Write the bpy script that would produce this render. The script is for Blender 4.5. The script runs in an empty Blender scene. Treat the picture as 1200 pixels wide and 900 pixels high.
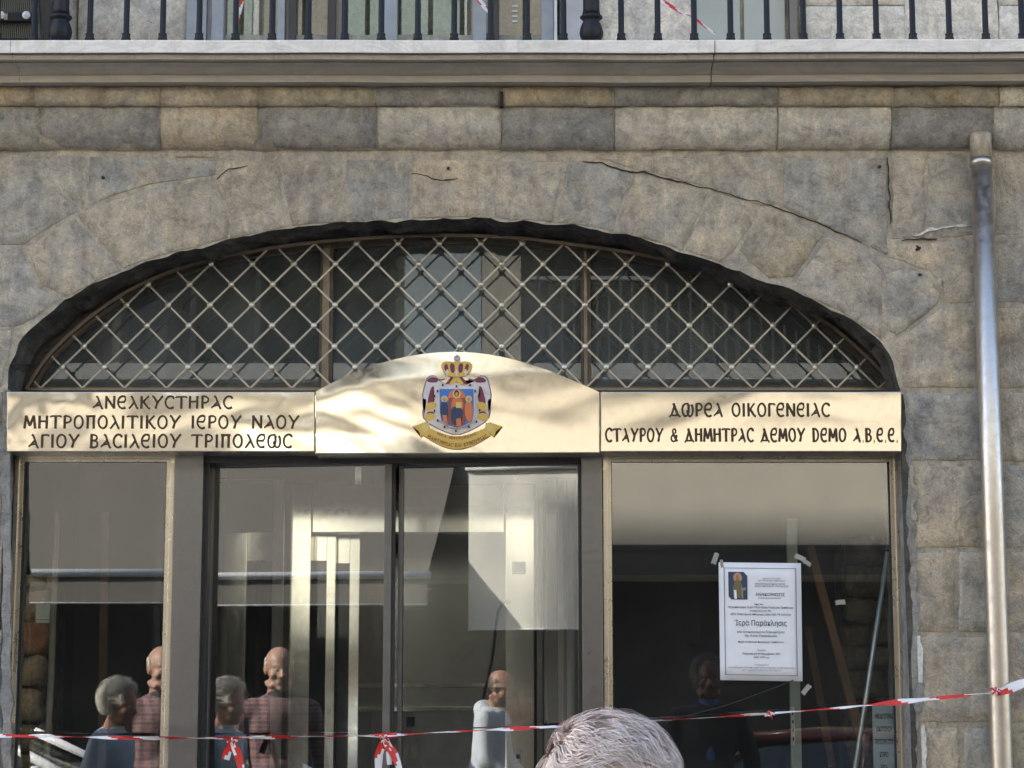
import bpy, bmesh, math, random
from mathutils import Vector, Matrix, noise as mnoise
random.seed(11)
C = bpy.context.scene.collection
R = math.radians
# ------------------------------------------------------------------ camera
F = 2400.0; PITCH = math.atan(350/2400); CAMZ = 1.6; CAMY = -8.0
cam = bpy.data.objects.new('camera', bpy.data.cameras.new('camera'))
C.objects.link(cam); bpy.context.scene.camera = cam
cam.location = (0, CAMY, CAMZ); cam.rotation_euler = (math.pi/2 + PITCH, 0, 0)
cam.data.sensor_width = 36; cam.data.lens = 72; cam.data.clip_end = 500; cam.data.clip_start = 0.05
cam.data.dof.use_dof = False
# ------------------------------------------------------------------ world, sun, exposure
SUN_EL = 31.5; SUN_AZ = -60.0          # low autumn sun from the left, just behind the line of this facade
w = bpy.data.worlds.new('World'); bpy.context.scene.world = w; w.use_nodes = True
nt = w.node_tree; sky = nt.nodes.new('ShaderNodeTexSky'); sky.sky_type = 'NISHITA'; sky.sun_disc = False
sky.sun_elevation = R(SUN_EL); sky.sun_rotation = R(SUN_AZ); sky.dust_density = 2.0; sky.air_density = 1.0
bgn = nt.nodes['Background']; bgn.inputs[1].default_value = 0.15
nt.links.new(sky.outputs[0], bgn.inputs[0])
sl = bpy.data.lights.new('sun', 'SUN'); sl.energy = 4.8; sl.angle = R(0.53); sl.color = (1, .955, .89)
so = bpy.data.objects.new('sun', sl); C.objects.link(so); so.location = (-5, 30, 30)
sd = Vector((math.sin(R(SUN_AZ))*math.cos(R(SUN_EL)), math.cos(R(SUN_AZ))*math.cos(R(SUN_EL)), math.sin(R(SUN_EL))))
so.rotation_euler = (-sd).to_track_quat('-Z', 'Y').to_euler()
sc = bpy.context.scene
sc.view_settings.view_transform = 'Standard'; sc.view_settings.look = 'None'
sc.view_settings.exposure = 2.2; sc.view_settings.gamma = 1
sc.render.engine = 'CYCLES'; sc.cycles.use_denoising = True
sc.cycles.max_bounces = 12; sc.cycles.transparent_max_bounces = 24; sc.cycles.glossy_bounces = 6
sc.cycles.caustics_reflective = False; sc.cycles.caustics_refractive = False; sc.cycles.sample_clamp_indirect = 6

# ------------------------------------------------------------------ helpers
def ray(px, py):
    a = (px-600)/F; b = (450-py)/F; c, s = math.cos(PITCH), math.sin(PITCH)
    return Vector((a, c - b*s, s + b*c))
def at(px, py, Y=0.0):                     # the point of the plane y = Y that the photograph shows at that pixel
    d = ray(px, py); t = (Y-CAMY)/d.y
    return Vector((d.x*t, Y, CAMZ + d.z*t))
def zat(py, Y): return at(600, py, Y).z
def link(o, parent=None):
    C.objects.link(o)
    if parent: o.parent = parent
    return o
def empty(name, loc=(0,0,0), parent=None):
    o = bpy.data.objects.new(name, None); o.empty_display_size = .1
    o.location = loc; return link(o, parent)
def tag(o, label=None, cat=None, group=None, kind=None):
    if label: o['label'] = label
    if cat: o['category'] = cat
    if group: o['group'] = group
    if kind: o['kind'] = kind
    return o
def objbm(name, bm, m, parent=None, smooth=False, recalc=True):
    if recalc: bmesh.ops.recalc_face_normals(bm, faces=bm.faces)
    me = bpy.data.meshes.new(name); bm.to_mesh(me); bm.free()
    for mm in (m if isinstance(m, (list, tuple)) else [m]): me.materials.append(mm)
    if smooth:
        for p in me.polygons: p.use_smooth = True
    return link(bpy.data.objects.new(name, me), parent)
def wob(p, s, a, seed=0.0):
    return (mnoise.noise(Vector((p[0]*s+seed, p[1]*s+7.3, p[2]*s-seed))))*a
def box(bm, x0, x1, y0, y1, z0, z1, bev=0.0, mat=0):
    vs = [bm.verts.new((x, y, z)) for x in (x0, x1) for y in (y0, y1) for z in (z0, z1)]
    fs = [bm.faces.new([vs[i] for i in f]) for f in ((0,1,3,2),(4,6,7,5),(0,4,5,1),(2,3,7,6),(0,2,6,4),(1,5,7,3))]
    for f in fs: f.material_index = mat
    if bev:
        es = list({e for f in fs for e in f.edges})
        bmesh.ops.bevel(bm, geom=es, offset=bev, segments=2, profile=.6, affect='EDGES')
    return vs
def bx(name, x0, x1, y0, y1, z0, z1, m, parent=None, bev=0.0):
    bm = bmesh.new(); box(bm, min(x0,x1), max(x0,x1), y0, y1, min(z0,z1), max(z0,z1), bev)
    return objbm(name, bm, m, parent)
def pbox(name, px0, py0, px1, py1, Y, d, m, parent=None, bev=0.0):   # front face on plane Y, depth d behind it
    a = at(px0, py0, Y); b = at(px1, py1, Y)
    return bx(name, a.x, b.x, Y, Y+d, b.z, a.z, m, parent, bev)
def tube(bm, pts, r, n=8, cap=True):
    rings = []; N = len(pts)
    for i, p in enumerate(pts):
        p = Vector(p); a = Vector(pts[max(i-1, 0)]); b = Vector(pts[min(i+1, N-1)])
        t = (b-a).normalized(); u = t.cross(Vector((0, 0, 1)))
        if u.length < .01: u = t.cross(Vector((1, 0, 0)))
        u.normalize(); v = t.cross(u); rr = r[i] if isinstance(r, (list, tuple)) else r
        rings.append([bm.verts.new(p + (u*math.cos(k*2*math.pi/n) + v*math.sin(k*2*math.pi/n))*rr) for k in range(n)])
    for a, b in zip(rings, rings[1:]):
        for k in range(n): bm.faces.new((a[k], a[(k+1) % n], b[(k+1) % n], b[k]))
    if cap: bm.faces.new(rings[0][::-1]); bm.faces.new(rings[-1])
def lathe(bm, prof, c, n=16, flute=0.0):     # prof: (radius, z)
    rings = []
    for r, z in prof:
        rings.append([bm.verts.new((c[0]+r*(1+flute*math.cos(8*a))*math.cos(a), c[1]+r*(1+flute*math.cos(8*a))*math.sin(a), c[2]+z)) for a in [k*2*math.pi/n for k in range(n)]])
    for a, b in zip(rings, rings[1:]):
        for k in range(n): bm.faces.new((a[k], a[(k+1) % n], b[(k+1) % n], b[k]))
    bm.faces.new(rings[0][::-1]); bm.faces.new(rings[-1])
def prism(bm, poly, y0, y1, mat=0):          # poly: (x, z) list, extruded from y0 to y1
    a = [bm.verts.new((p[0], y0, p[1])) for p in poly]; b = [bm.verts.new((p[0], y1, p[1])) for p in poly]
    n = len(poly); fs = [bm.faces.new(a), bm.faces.new(b[::-1])]
    for i in range(n): fs.append(bm.faces.new((a[i], b[i], b[(i+1) % n], a[(i+1) % n])))
    for f in fs: f.material_index = mat
    return fs
def strip_prism(bm, lo, hi, y0, y1):         # region between two curves with the same number of (x, z) points
    n = len(lo); V = [[bm.verts.new((p[0], y, p[1])) for p in c] for c in (lo, hi) for y in (y0, y1)]
    l0, l1, h0, h1 = V
    for i in range(n-1):
        for a, b in ((l0, h0), (h1, l1), (l1, l0), (h0, h1)): bm.faces.new((a[i], a[i+1], b[i+1], b[i]))
    bm.faces.new((l0[0], h0[0], h1[0], l1[0])); bm.faces.new((l0[-1], l1[-1], h1[-1], h0[-1]))
def copy_obj(o, parent, loc=None):
    c = o.copy(); C.objects.link(c); c.parent = parent
    if loc is not None: c.location = loc
    return c

# ------------------------------------------------------------------ materials
class NT:
    def __init__(s, name):
        s.m = bpy.data.materials.new(name); s.m.use_nodes = True; s.t = s.m.node_tree
        s.t.nodes.clear(); s.out = s.t.nodes.new('ShaderNodeOutputMaterial')
    def n(s, typ, ins=None, **kw):
        nd = s.t.nodes.new(typ)
        for k, v in kw.items(): setattr(nd, k, v)
        for k, v in (ins or {}).items():
            if isinstance(v, bpy.types.NodeSocket): s.t.links.new(v, nd.inputs[k])
            else: nd.inputs[k].default_value = v
        return nd
    def pos(s): return s.n('ShaderNodeNewGeometry').outputs['Position']
    def obj(s): return s.n('ShaderNodeTexCoord').outputs['Object']
    def map(s, vec, scale=(1,1,1), rot=(0,0,0), loc=(0,0,0)):
        return s.n('ShaderNodeMapping', {0: vec, 1: loc, 2: rot, 3: scale}).outputs[0]
    def noise(s, vec, scale, detail=4, rough=.55, dist=0):
        return s.n('ShaderNodeTexNoise', {'Vector': vec, 'Scale': scale, 'Detail': detail, 'Roughness': rough, 'Distortion': dist}).outputs[0]
    def ramp(s, fac, stops, interp='LINEAR'):
        nd = s.n('ShaderNodeValToRGB', {0: fac}); cr = nd.color_ramp; cr.interpolation = interp
        while len(cr.elements) < len(stops): cr.elements.new(.5)
        for e, (p, c) in zip(cr.elements, stops):
            e.position = p; e.color = (c, c, c, 1) if isinstance(c, (int, float)) else (*c, 1)
        return nd.outputs[0]
    def mix(s, fac, a, b, mode='MIX'):
        nd = s.n('ShaderNodeMix', data_type='RGBA', blend_type=mode)
        for k, v in ((0, fac), (6, a), (7, b)):
            if isinstance(v, bpy.types.NodeSocket): s.t.links.new(v, nd.inputs[k])
            elif isinstance(v, tuple): nd.inputs[k].default_value = (*v, 1) if len(v) == 3 else v
            else: nd.inputs[k].default_value = v
        return nd.outputs[2]
    def math(s, op, a, b=0.0):
        nd = s.n('ShaderNodeMath', operation=op)
        for k, v in ((0, a), (1, b)):
            if isinstance(v, bpy.types.NodeSocket): s.t.links.new(v, nd.inputs[k])
            else: nd.inputs[k].default_value = v
        return nd.outputs[0]
    def bump(s, h, strength=.5, dist=.01, normal=None):
        ins = {'Strength': strength, 'Distance': dist, 'Height': h}
        if normal is not None: ins['Normal'] = normal
        return s.n('ShaderNodeBump', ins).outputs[0]
    def bsdf(s, col, rough=.7, metal=0.0, normal=None, spec=.5, **kw):
        ins = {'Base Color': (*col, 1) if isinstance(col, tuple) else col, 'Roughness': rough, 'Metallic': metal, 'Specular IOR Level': spec}
        if normal is not None: ins['Normal'] = normal
        ins.update(kw)
        b = s.n('ShaderNodeBsdfPrincipled', ins)
        s.t.links.new(b.outputs[0], s.out.inputs[0]); return s.m

def simple(name, col, rough=.6, metal=0.0, var=.12, scale=14, bump=.15, spec=.5, bd=.003):
    t = NT(name); p = t.pos(); n1 = t.noise(p, scale, 6); n2 = t.noise(p, scale*9, 3)
    c = t.mix(t.ramp(n1, [(.3, 0.0), (.7, 1.0)]), tuple(v*(1-var) for v in col), tuple(min(1, v*(1+var)) for v in col))
    return t.bsdf(c, t.ramp(n1, [(.2, max(.02, rough-.08)), (.8, min(1, rough+.08))]), metal, t.bump(n2, bump, bd), spec)

def stone_mat(name, ca, cb, cc, grime=.5, lime=.5, bump=.8, random_amt=.5, streak=.5):
    """limestone: three tones, per-block tint, dark pitting, pale lime smears, vertical weathering"""
    t = NT(name); p0 = t.pos()
    rnd = t.n('ShaderNodeObjectInfo').outputs['Random']
    p = t.n('ShaderNodeVectorMath', {0: p0, 1: t.n('ShaderNodeCombineXYZ', {0: t.math('MULTIPLY', rnd, 37.0), 1: t.math('MULTIPLY', rnd, 11.0), 2: t.math('MULTIPLY', rnd, 23.0)}).outputs[0]}, operation='ADD').outputs[0] if random_amt else p0
    big = t.noise(p, 1.9, 5, .6, .4); mid = t.noise(p, 8, 8, .65, .3); fine = t.noise(p, 55, 8, .7); grain = t.noise(p, 260, 3, .6)
    c = t.mix(t.ramp(big, [(.36, 0.0), (.62, 1.0)]), ca, cb)
    c = t.mix(t.ramp(mid, [(.42, 0.0), (.62, .9)]), c, cc)
    m2 = t.noise(p, 5.0, 9, .72, .6); m3 = t.noise(p, 17, 9, .75, .4)
    c = t.mix(t.ramp(m2, [(.38, .75), (.50, 0.0)]), c, t.mix(1.0, c, (.74, .76, .79), 'MULTIPLY'))
    c = t.mix(t.ramp(m2, [(.50, 0.0), (.66, .7)]), c, t.mix(1.0, c, (1.25, 1.21, 1.13), 'MULTIPLY'))
    c = t.mix(t.ramp(m3, [(.42, .8), (.49, 0.0)]), c, t.mix(1.0, c, (.74, .72, .70), 'MULTIPLY'))
    c = t.mix(t.ramp(m3, [(.53, 0.0), (.62, .85)]), c, t.mix(1.0, c, (1.32, 1.28, 1.20), 'MULTIPLY'))
    tint = t.ramp(rnd, [(0, (.92, .93, .94)), (.25, (1.08, 1.06, 1.02)), (.5, (.95, .94, .92)), (.75, (1.14, 1.10, 1.03)), (1, (1.04, 1.01, .95))])
    c = t.mix(random_amt, c, t.mix(1.0, c, tint, 'MULTIPLY'))
    st = t.noise(t.map(p, (7, 7, .9)), 2.0, 6, .6)
    dr = t.noise(t.map(p, (24, 24, 2.6)), 1.0, 7, .7, .6)
    c = t.mix(t.math('MULTIPLY', t.ramp(dr, [(.57, 0.0), (.66, 1.0)]), lime), c, t.mix(1.0, c, (1.34, 1.32, 1.27), 'MULTIPLY'))
    c = t.mix(t.math('MULTIPLY', t.ramp(st, [(.50, 0.0), (.68, 1.0)]), streak), c, t.mix(1.0, c, (.62, .60, .58), 'MULTIPLY'))
    c = t.mix(t.math('MULTIPLY', t.ramp(t.noise(p, 3.3, 6, .7, .8), [(.55, 0.0), (.72, 1.0)]), grime), c, t.mix(1.0, c, (.50, .51, .54), 'MULTIPLY'))
    sp = t.noise(t.map(p, (1, 1, .6)), 21, 6, .75, 1.2)
    c = t.mix(t.math('MULTIPLY', t.ramp(sp, [(.64, 0.0), (.72, 1.0)]), lime), c, (.50, .46, .39))
    c = t.mix(t.math('MULTIPLY', t.ramp(fine, [(.34, 1.0), (.45, 0.0)]), .5), c, t.mix(1.0, c, (.45, .44, .43), 'MULTIPLY'))
    c = t.mix(t.ramp(t.noise(p, 95, 5, .8, .5), [(.54, 0.0), (.62, .55)]), c, t.mix(1.0, c, (1.35, 1.32, 1.26), 'MULTIPLY'))
    c = t.mix(t.ramp(grain, [(.35, .5), (.6, 0.0)]), c, t.mix(1.0, c, (.6, .6, .6), 'MULTIPLY'))
    h = t.math('ADD', t.math('MULTIPLY', m2, 1.3), t.math('ADD', t.math('MULTIPLY', m3, .8), t.math('MULTIPLY', fine, .5)))
    return t.bsdf(c, .92, 0, t.bump(h, bump, .022), .25)

M = {}
M['stone'] = stone_mat('weathered limestone', (.53, .455, .355), (.60, .51, .385), (.48, .44, .385), random_amt=.8)
M['stone_blue'] = stone_mat('blue grey limestone', (.45, .42, .365), (.54, .475, .38), (.41, .405, .385), random_amt=.7, grime=.7)
M['mortar'] = stone_mat('old lime mortar', (.51, .445, .35), (.55, .48, .375), (.47, .42, .345), random_amt=0, lime=.25, grime=.35)
M['stone_pale'] = stone_mat('pale bull nosed limestone', (.66, .61, .53), (.70, .645, .55), (.60, .565, .50), random_amt=.4, grime=.4)
M['stone_dark'] = stone_mat('dark grey limestone', (.37, .355, .33), (.41, .385, .345), (.34, .33, .315), random_amt=.4, grime=.6)  # darker grey variant for some frieze blocks, jambs and broken edges
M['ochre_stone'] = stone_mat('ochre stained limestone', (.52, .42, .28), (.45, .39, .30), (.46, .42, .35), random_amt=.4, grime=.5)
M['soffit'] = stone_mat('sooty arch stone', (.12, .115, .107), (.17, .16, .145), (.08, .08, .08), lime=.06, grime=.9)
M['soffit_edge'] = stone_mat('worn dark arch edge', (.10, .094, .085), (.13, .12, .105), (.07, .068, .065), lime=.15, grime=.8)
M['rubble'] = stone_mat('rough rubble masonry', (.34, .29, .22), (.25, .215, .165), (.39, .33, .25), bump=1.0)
M['rubble_dim'] = stone_mat('dim rubble masonry', (.15, .13, .10), (.11, .095, .075), (.18, .155, .12))  # darker copy of the rubble; the right pier's dimness is in its colour
M['brick'] = stone_mat('broken red brick', (.30, .16, .10), (.26, .15, .10), (.26, .18, .13), lime=.2)
M['ashlar'] = stone_mat('pale dressed ashlar', (.74, .68, .59), (.78, .72, .63), (.70, .65, .57), lime=.15, grime=.25, bump=.35, streak=.25)
M['crack'] = simple('crack_shade', (.03, .027, .024), .95)  # near-black colour standing for the shade inside cracks and pits
M['limecrack'] = simple('white filler', (.62, .60, .55), .9, var=.25, scale=60)
def marble():
    t = NT('veined white marble'); p = t.pos()
    v = t.noise(t.map(p, (1, 1, 3)), 3.0, 9, .7, 2.0)
    c = t.mix(t.ramp(v, [(.44, 0.0), (.50, .75), (.56, 0.0)]), (.78, .72, .64), (.60, .56, .51))
    c = t.mix(t.math('MULTIPLY', t.ramp(t.noise(p, 9, 6, .7), [(.5, 0.0), (.75, 1.0)]), .6), c, (.42, .38, .31))
    c = t.mix(t.ramp(t.noise(t.map(p, (14, 14, 1)), 2, 5, .7), [(.55, 0.0), (.75, .35)]), c, (.30, .29, .27))
    return t.bsdf(c, .45, 0, t.bump(t.noise(p, 70, 5), .2, .004), .4)
M['marble'] = marble()
def marble2():
    t = NT('grey moulded marble'); p = t.pos()
    v = t.noise(t.map(p, (1, 1, 4)), 2.2, 9, .7, 1.5)
    c = t.mix(t.ramp(v, [(.42, 0.0), (.50, .7), (.58, 0.0)]), (.52, .475, .405), (.39, .365, .32))
    c = t.mix(t.math('MULTIPLY', t.ramp(t.noise(p, 6, 6, .7), [(.45, 0.0), (.75, 1.0)]), .6), c, (.44, .385, .30))
    return t.bsdf(c, .6, 0, t.bump(t.noise(p, 60, 5), .25, .004), .35)
M['marble_grey'] = marble2()
def steel(name, col, rough, wav, scale=2.2, brushed=0.0, smud=.3):
    t = NT(name); p = t.pos()
    big = t.noise(p, scale, 3, .5, 1.0); sm = t.noise(p, 34, 6, .65, .6); br = t.noise(t.map(p, (900, 900, 6) if brushed >= 0 else (6, 900, 900)), 1, 3)
    c = t.mix(t.math('MULTIPLY', t.ramp(sm, [(.45, 0.0), (.75, 1.0)]), smud), col, tuple(v*.78 for v in col))
    r = t.ramp(sm, [(.3, rough*.8), (.75, min(1, rough*1.5))])
    nb = t.bump(big, .6, wav)
    nb = t.bump(br, abs(brushed), .0006, nb) if brushed else nb
    return t.bsdf(c, r, 1.0, nb)
M['sign_steel'] = steel('polished sign steel', (.62, .575, .49), .07, .022, .8, smud=.3)
M['sign_edge'] = steel('sign steel return', (.62, .54, .42), .3, .004)
M['frame_steel'] = steel('champagne window frame', (.60, .54, .44), .28, .003, 5, .03)
M['dark_steel'] = steel('dark brushed pillar', (.20, .195, .19), .34, .003, 4, .08)
M['black_frame'] = simple('anthracite aluminium', (.05, .05, .052), .4, .6)
M['leaf_frame'] = simple('grey aluminium door frame', (.16, .155, .15), .42, .8, bump=.05)
M['lift_steel'] = steel('brushed lift steel', (.90, .86, .76), .09, .0015, 1.3, .015, .2)
M['lift_dark'] = steel('dark lift steel', (.30, .295, .27), .16, .0015, 1.3, .015, .2)
M['pipe_steel'] = steel('stainless pipe', (.60, .545, .48), .36, .003, 6, .08, .5)
M['rim_brown'] = steel('brown stained steel rim', (.20, .165, .13), .4, .002, 6)
M['grille_steel'] = steel('grille bar steel', (.38, .355, .32), .32, .003, 9, .03, .5)
M['rivet'] = steel('rivet steel', (.66, .62, .53), .42, .002, 9)
M['rust'] = simple('brown painted rusty steel', (.105, .085, .068), .65, .3, .4, 20)
M['iron'] = simple('blue black painted iron', (.010, .010, .013), .5, .0, .3, 20, .2, .3)
M['letter'] = simple('etched brown letter', (.045, .030, .014), .5, .3, .2, 60)
M['letter_side'] = simple('letter gilt edge', (.28, .20, .09), .4, .6)
M['white_paint'] = simple('white paint', (.70, .70, .68), .5)
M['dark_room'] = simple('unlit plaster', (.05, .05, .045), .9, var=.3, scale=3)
M['room_floor'] = simple('dusty room floor', (.16, .15, .135), .8, var=.3)
M['wood'] = simple('orange pine plank', (.17, .08, .035), .6, var=.3, scale=9)
M['stick'] = simple('weathered stick', (.30, .26, .20), .8, var=.3, scale=9)
M['zinc'] = simple('galvanised tube', (.60, .63, .65), .35, .7, .15)
M['plastic'] = simple('off white plastic', (.62, .61, .55), .45)
M['rubber'] = simple('black rubber', (.02, .02, .02), .6)
M['asphalt'] = simple('asphalt', (.05, .05, .052), .9, var=.3, scale=30, bump=.6)
M['paving'] = simple('pale street paving', (.38, .365, .34), .85, var=.2, scale=8, bump=.3)
M['paper'] = simple('white paper', (.80, .80, .82), .6, var=.03, bump=.05)
M['tape_clear'] = simple('yellowed clear tape', (.30, .30, .26), .35, var=.2)
M['ink'] = simple('printed black ink', (.02, .022, .03), .6)
M['ink_green'] = simple('printed green ink', (.02, .05, .035), .6)
M['ink_grey'] = simple('printed grey ink', (.16, .17, .20), .6)
def glass(name, tint, ior=1.6, dust=.03, dustcol=(.5, .48, .42), wav=.0):
    """thin pane: fresnel mirror over a clear tinted sheet, with a film of dust"""
    t = NT(name); p = t.pos(); g = t.n('ShaderNodeNewGeometry')
    i = t.math('ADD', t.math('MULTIPLY', g.outputs['Backfacing'], 1/ior-ior), ior)
    nrm = t.bump(t.noise(p, 1.7, 2), .25, wav) if wav else None
    fr = t.n('ShaderNodeFresnel', {'IOR': i, **({'Normal': nrm} if nrm else {})}).outputs[0]
    gl = t.n('ShaderNodeBsdfGlossy', {'Color': (1, 1, 1, 1), 'Roughness': 0.0, **({'Normal': nrm} if nrm else {})})
    tr = t.n('ShaderNodeBsdfTransparent', {'Color': (*tint, 1)})
    df = t.n('ShaderNodeBsdfDiffuse', {'Color': (*dustcol, 1)})
    dn = t.math('MULTIPLY', t.ramp(t.noise(t.map(p, (1, 1, .5)), 5, 7, .7), [(.3, .5), (.75, 1.5)]), dust)
    m1 = t.n('ShaderNodeMixShader', {0: dn, 1: tr.outputs[0], 2: df.outputs[0]})
    m2 = t.n('ShaderNodeMixShader', {0: fr, 1: m1.outputs[0], 2: gl.outputs[0]})
    t.t.links.new(m2.outputs[0], t.out.inputs[0]); return t.m
M['pane'] = glass('shop window glass', (.93, .95, .92), 1.95, .012)
M['pane_door'] = glass('sliding door glass', (.96, .97, .955), 1.95, .010)
M['pane_top'] = glass('dusty transom glass', (.60, .64, .62), 1.6, .34, (.21, .235, .23), .0)
M['pane_up'] = glass('balcony door glass', (.45, .5, .47), 1.9, .03)
M['car_glass'] = glass('tinted car glass', (.25, .28, .28), 1.6, .01)
M['dark_glass'] = NT('dark reflecting window').bsdf((.012, .015, .016), .04, 0, None, .6)
# ------------------------------------------------------------------ ground
bm = bmesh.new()
vs = [bm.verts.new(v) for v in ((-150, -150, -.03), (150, -150, -.03), (150, 150, -.03), (-150, 150, -.03))]; bm.faces.new(vs)
tag(objbm('ground', bm, M['paving']), kind='structure')
bm = bmesh.new(); box(bm, -60, 60, -11.6, -2.0, -.026, -.0)
tag(objbm('street', bm, M['asphalt']), kind='structure')
for y0, y1 in ((-2.0, 0.0), (-14.0, -11.6)):
    bm = bmesh.new(); box(bm, -60, 60, y0, y1, -.028, .12 if y0 < -5 else .10)
    tag(objbm('pavement', bm, M['paving']), kind='structure')

# ------------------------------------------------------------------ stone facade
bld = tag(empty('stone_building', (0, 0, 0)), 'old grey limestone building with wide shallow arched shop opening and marble balcony ledge', 'building')

arch_px = [(9,457),(12,430),(22,400),(48,374),(77,350),(108,334),(143,317),(187,302),(228,291),(267,282),(333,268),(400,261),(465,258),(530,256.5),(575,256.5),(630,260),(680,266),(733,275),(770,285),(800,296),(842,309),(883,324),(933,343),(983,366),(1012,384),(1033,402),(1047,424),(1056,457)]
def resample(pts, step, closed=False):
    out = []; n = len(pts)
    for i in range(n if closed else n-1):
        a = Vector(pts[i]); b = Vector(pts[(i+1) % n]); k = max(1, int(round((b-a).length/step)))
        for j in range(k): out.append(a.lerp(b, j/k))
    if not closed: out.append(Vector(pts[-1]))
    return out
def smooth_px(pts, it=2):
    pts = [Vector(p) for p in pts]
    for _ in range(it):
        q = [pts[0]]
        for a, b in zip(pts, pts[1:]): q += [a.lerp(b, .25), a.lerp(b, .75)]
        q.append(pts[-1]); pts = q
    return pts
arch = [at(p[0], p[1], 0) for p in arch_px]
archc = resample([Vector((p.x, p.z)) for p in arch], .03)
archc = [Vector((p.x + wob((p.x, 0, p.y), 9, .012), p.y + wob((p.x, 3, p.y), 11, .014) + wob((p.x, 5, p.y), 30, .006))) for p in archc]
XL = archc[0].x; XR = archc[-1].x
ZT = zat(173, 0)
# front face of the wall: mortar bed around the opening
WX0, WX1 = -6.7, 9.0
bm = bmesh.new()
def quad(bm, *p): return bm.faces.new([bm.verts.new(q) for q in p])
quad(bm, (WX0, 0, 0), (XL, 0, 0), (XL, 0, ZT), (WX0, 0, ZT)); quad(bm, (XR, 0, 0), (WX1, 0, 0), (WX1, 0, ZT), (XR, 0, ZT))
for a, b in zip(archc, archc[1:]):
    if b.x > a.x: quad(bm, (a.x, 0, a.y), (b.x, 0, b.y), (b.x, 0, ZT), (a.x, 0, ZT))
bmesh.ops.remove_doubles(bm, verts=bm.verts, dist=1e-5)
wall = objbm('wall', bm, M['mortar'], bld)
# reveal: jambs and the sooty arch soffit, in short uneven pieces
def reveal(name, pts, y0, y1, m, rough=.02, seed=0):
    bm = bmesh.new(); ny = 7; rows = []
    for i, p in enumerate(pts):
        row = []
        for j in range(ny):
            y = y0 + (y1-y0)*j/(ny-1); k = 0 if j == 0 else 1
            d = Vector((wob((p.x, y*2, p.y), 7, rough, seed), wob((p.x, y, p.y), 9, rough, seed+4)))*k
            row.append(bm.verts.new((p.x+d.x, y, p.y+d.y + wob((p.x, y, p.y), 30, rough*.4, seed)*k)))
        rows.append(row)
    for a, b in zip(rows, rows[1:]):
        for j in range(ny-1): bm.faces.new((a[j], a[j+1], b[j+1], b[j]))
    return objbm(name, bm, m, wall, recalc=False)
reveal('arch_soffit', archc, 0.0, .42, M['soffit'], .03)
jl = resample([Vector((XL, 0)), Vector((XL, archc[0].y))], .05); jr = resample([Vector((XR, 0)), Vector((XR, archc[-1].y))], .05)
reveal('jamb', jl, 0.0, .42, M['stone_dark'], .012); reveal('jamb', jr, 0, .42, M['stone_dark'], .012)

def offset_poly(P, d):
    n = len(P); ar = sum(P[i].x*P[(i+1) % n].y - P[(i+1) % n].x*P[i].y for i in range(n)); s = 1 if ar > 0 else -1
    out = []
    for i in range(n):
        a, b, c = P[i-1], P[i], P[(i+1) % n]
        e1 = (b-a).normalized(); e2 = (c-b).normalized()
        n1 = Vector((-e1.y, e1.x))*s; n2 = Vector((-e2.y, e2.x))*s
        m = (n1+n2); k = m.length
        if k < .3: out.append(b + n1*d); continue
        m.normalize(); out.append(b + m*(d/max(.35, m.dot(n1))))
    return out
def stone(poly, Y=0.0, proud=.0032, m=None, parent=wall, gap=.0045, seed=None, rough=.0035, edge=.003, step=.035, name='stone'):
    """poly: (x, z) outline; a block standing a little proud of its bed, with a chipped edge"""
    seed = random.uniform(0, 50) if seed is None else seed
    P = resample(offset_poly([Vector(p) for p in poly], gap), step, True)
    c = sum(P, Vector((0, 0)))/len(P); n = len(P)
    Q = [p + Vector((wob((p.x, seed, p.y), 14, .007), wob((p.x, seed+9, p.y), 14, .007))) for p in P]
    bm = bmesh.new()
    def ring(off, sc, y, nz):
        S = offset_poly(Q, off) if off else Q
        return [bm.verts.new((c.x+(p.x-c.x)*sc, y + wob((c.x+(p.x-c.x)*sc, seed, c.y+(p.y-c.y)*sc), 11, nz), c.y+(p.y-c.y)*sc)) for p in S]
    rs = [ring(0, 1, Y+.004, 0), ring(0, 1, Y-.0006, .0006), ring(edge, 1, Y-proud, rough), ring(edge, .72, Y-proud*1.05, rough*1.4), ring(edge, .4, Y-proud*1.1, rough*1.8)]
    for a, b in zip(rs, rs[1:]):
        for k in range(n): bm.faces.new((a[k], a[(k+1) % n], b[(k+1) % n], b[k]))
    cv = bm.verts.new((c.x, Y-proud*1.1 + wob((c.x, seed, c.y), 11, rough*1.8), c.y))
    for k in range(n): bm.faces.new((rs[-1][k], rs[-1][(k+1) % n], cv))
    o = objbm(name, bm, m or M['stone'], parent, True)
    return o
def pst(pts, Y=0.0, **k): return stone([(at(x, y, Y).x, at(x, y, Y).z) for x, y in pts], Y, **k)

B = M['stone_blue']; S = M['stone']; O = M['ochre_stone']
# voussoirs and haunches of the arch, left to right
pst([(30,290),(86,252),(143,317),(108,334),(77,350),(50,335)], m=S, proud=.0035)
pst([(88,251),(133,233),(181,219),(254,209),(270,262),(267,281),(187,301),(144,316)], m=S, proud=.0035)
pst([(256,208),(262,186),(323,190),(340,266),(300,274),(268,281),(271,262)], m=S)
pst([(325,189),(402,186),(406,260),(342,267)], m=S)
pst([(404,186),(480,188),(481,257),(408,260)], m=B, proud=.0035)
pst([(482,188),(520,186),(579,188),(576,256),(530,256),(483,257)], m=S)
pst([(581,188),(662,190),(648,262),(578,256)], m=S)
pst([(664,191),(700,190),(742,202),(718,272),(680,265),(650,262)], m=B)
pst([(744,203),(786,212),(830,226),(800,295),(770,284),(720,272)], m=S)
pst([(832,226),(892,246),(863,292),(842,308),(802,295)], m=S)
pst([(894,247),(930,258),(968,275),(931,326),(900,328),(865,293)], m=O)
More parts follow.
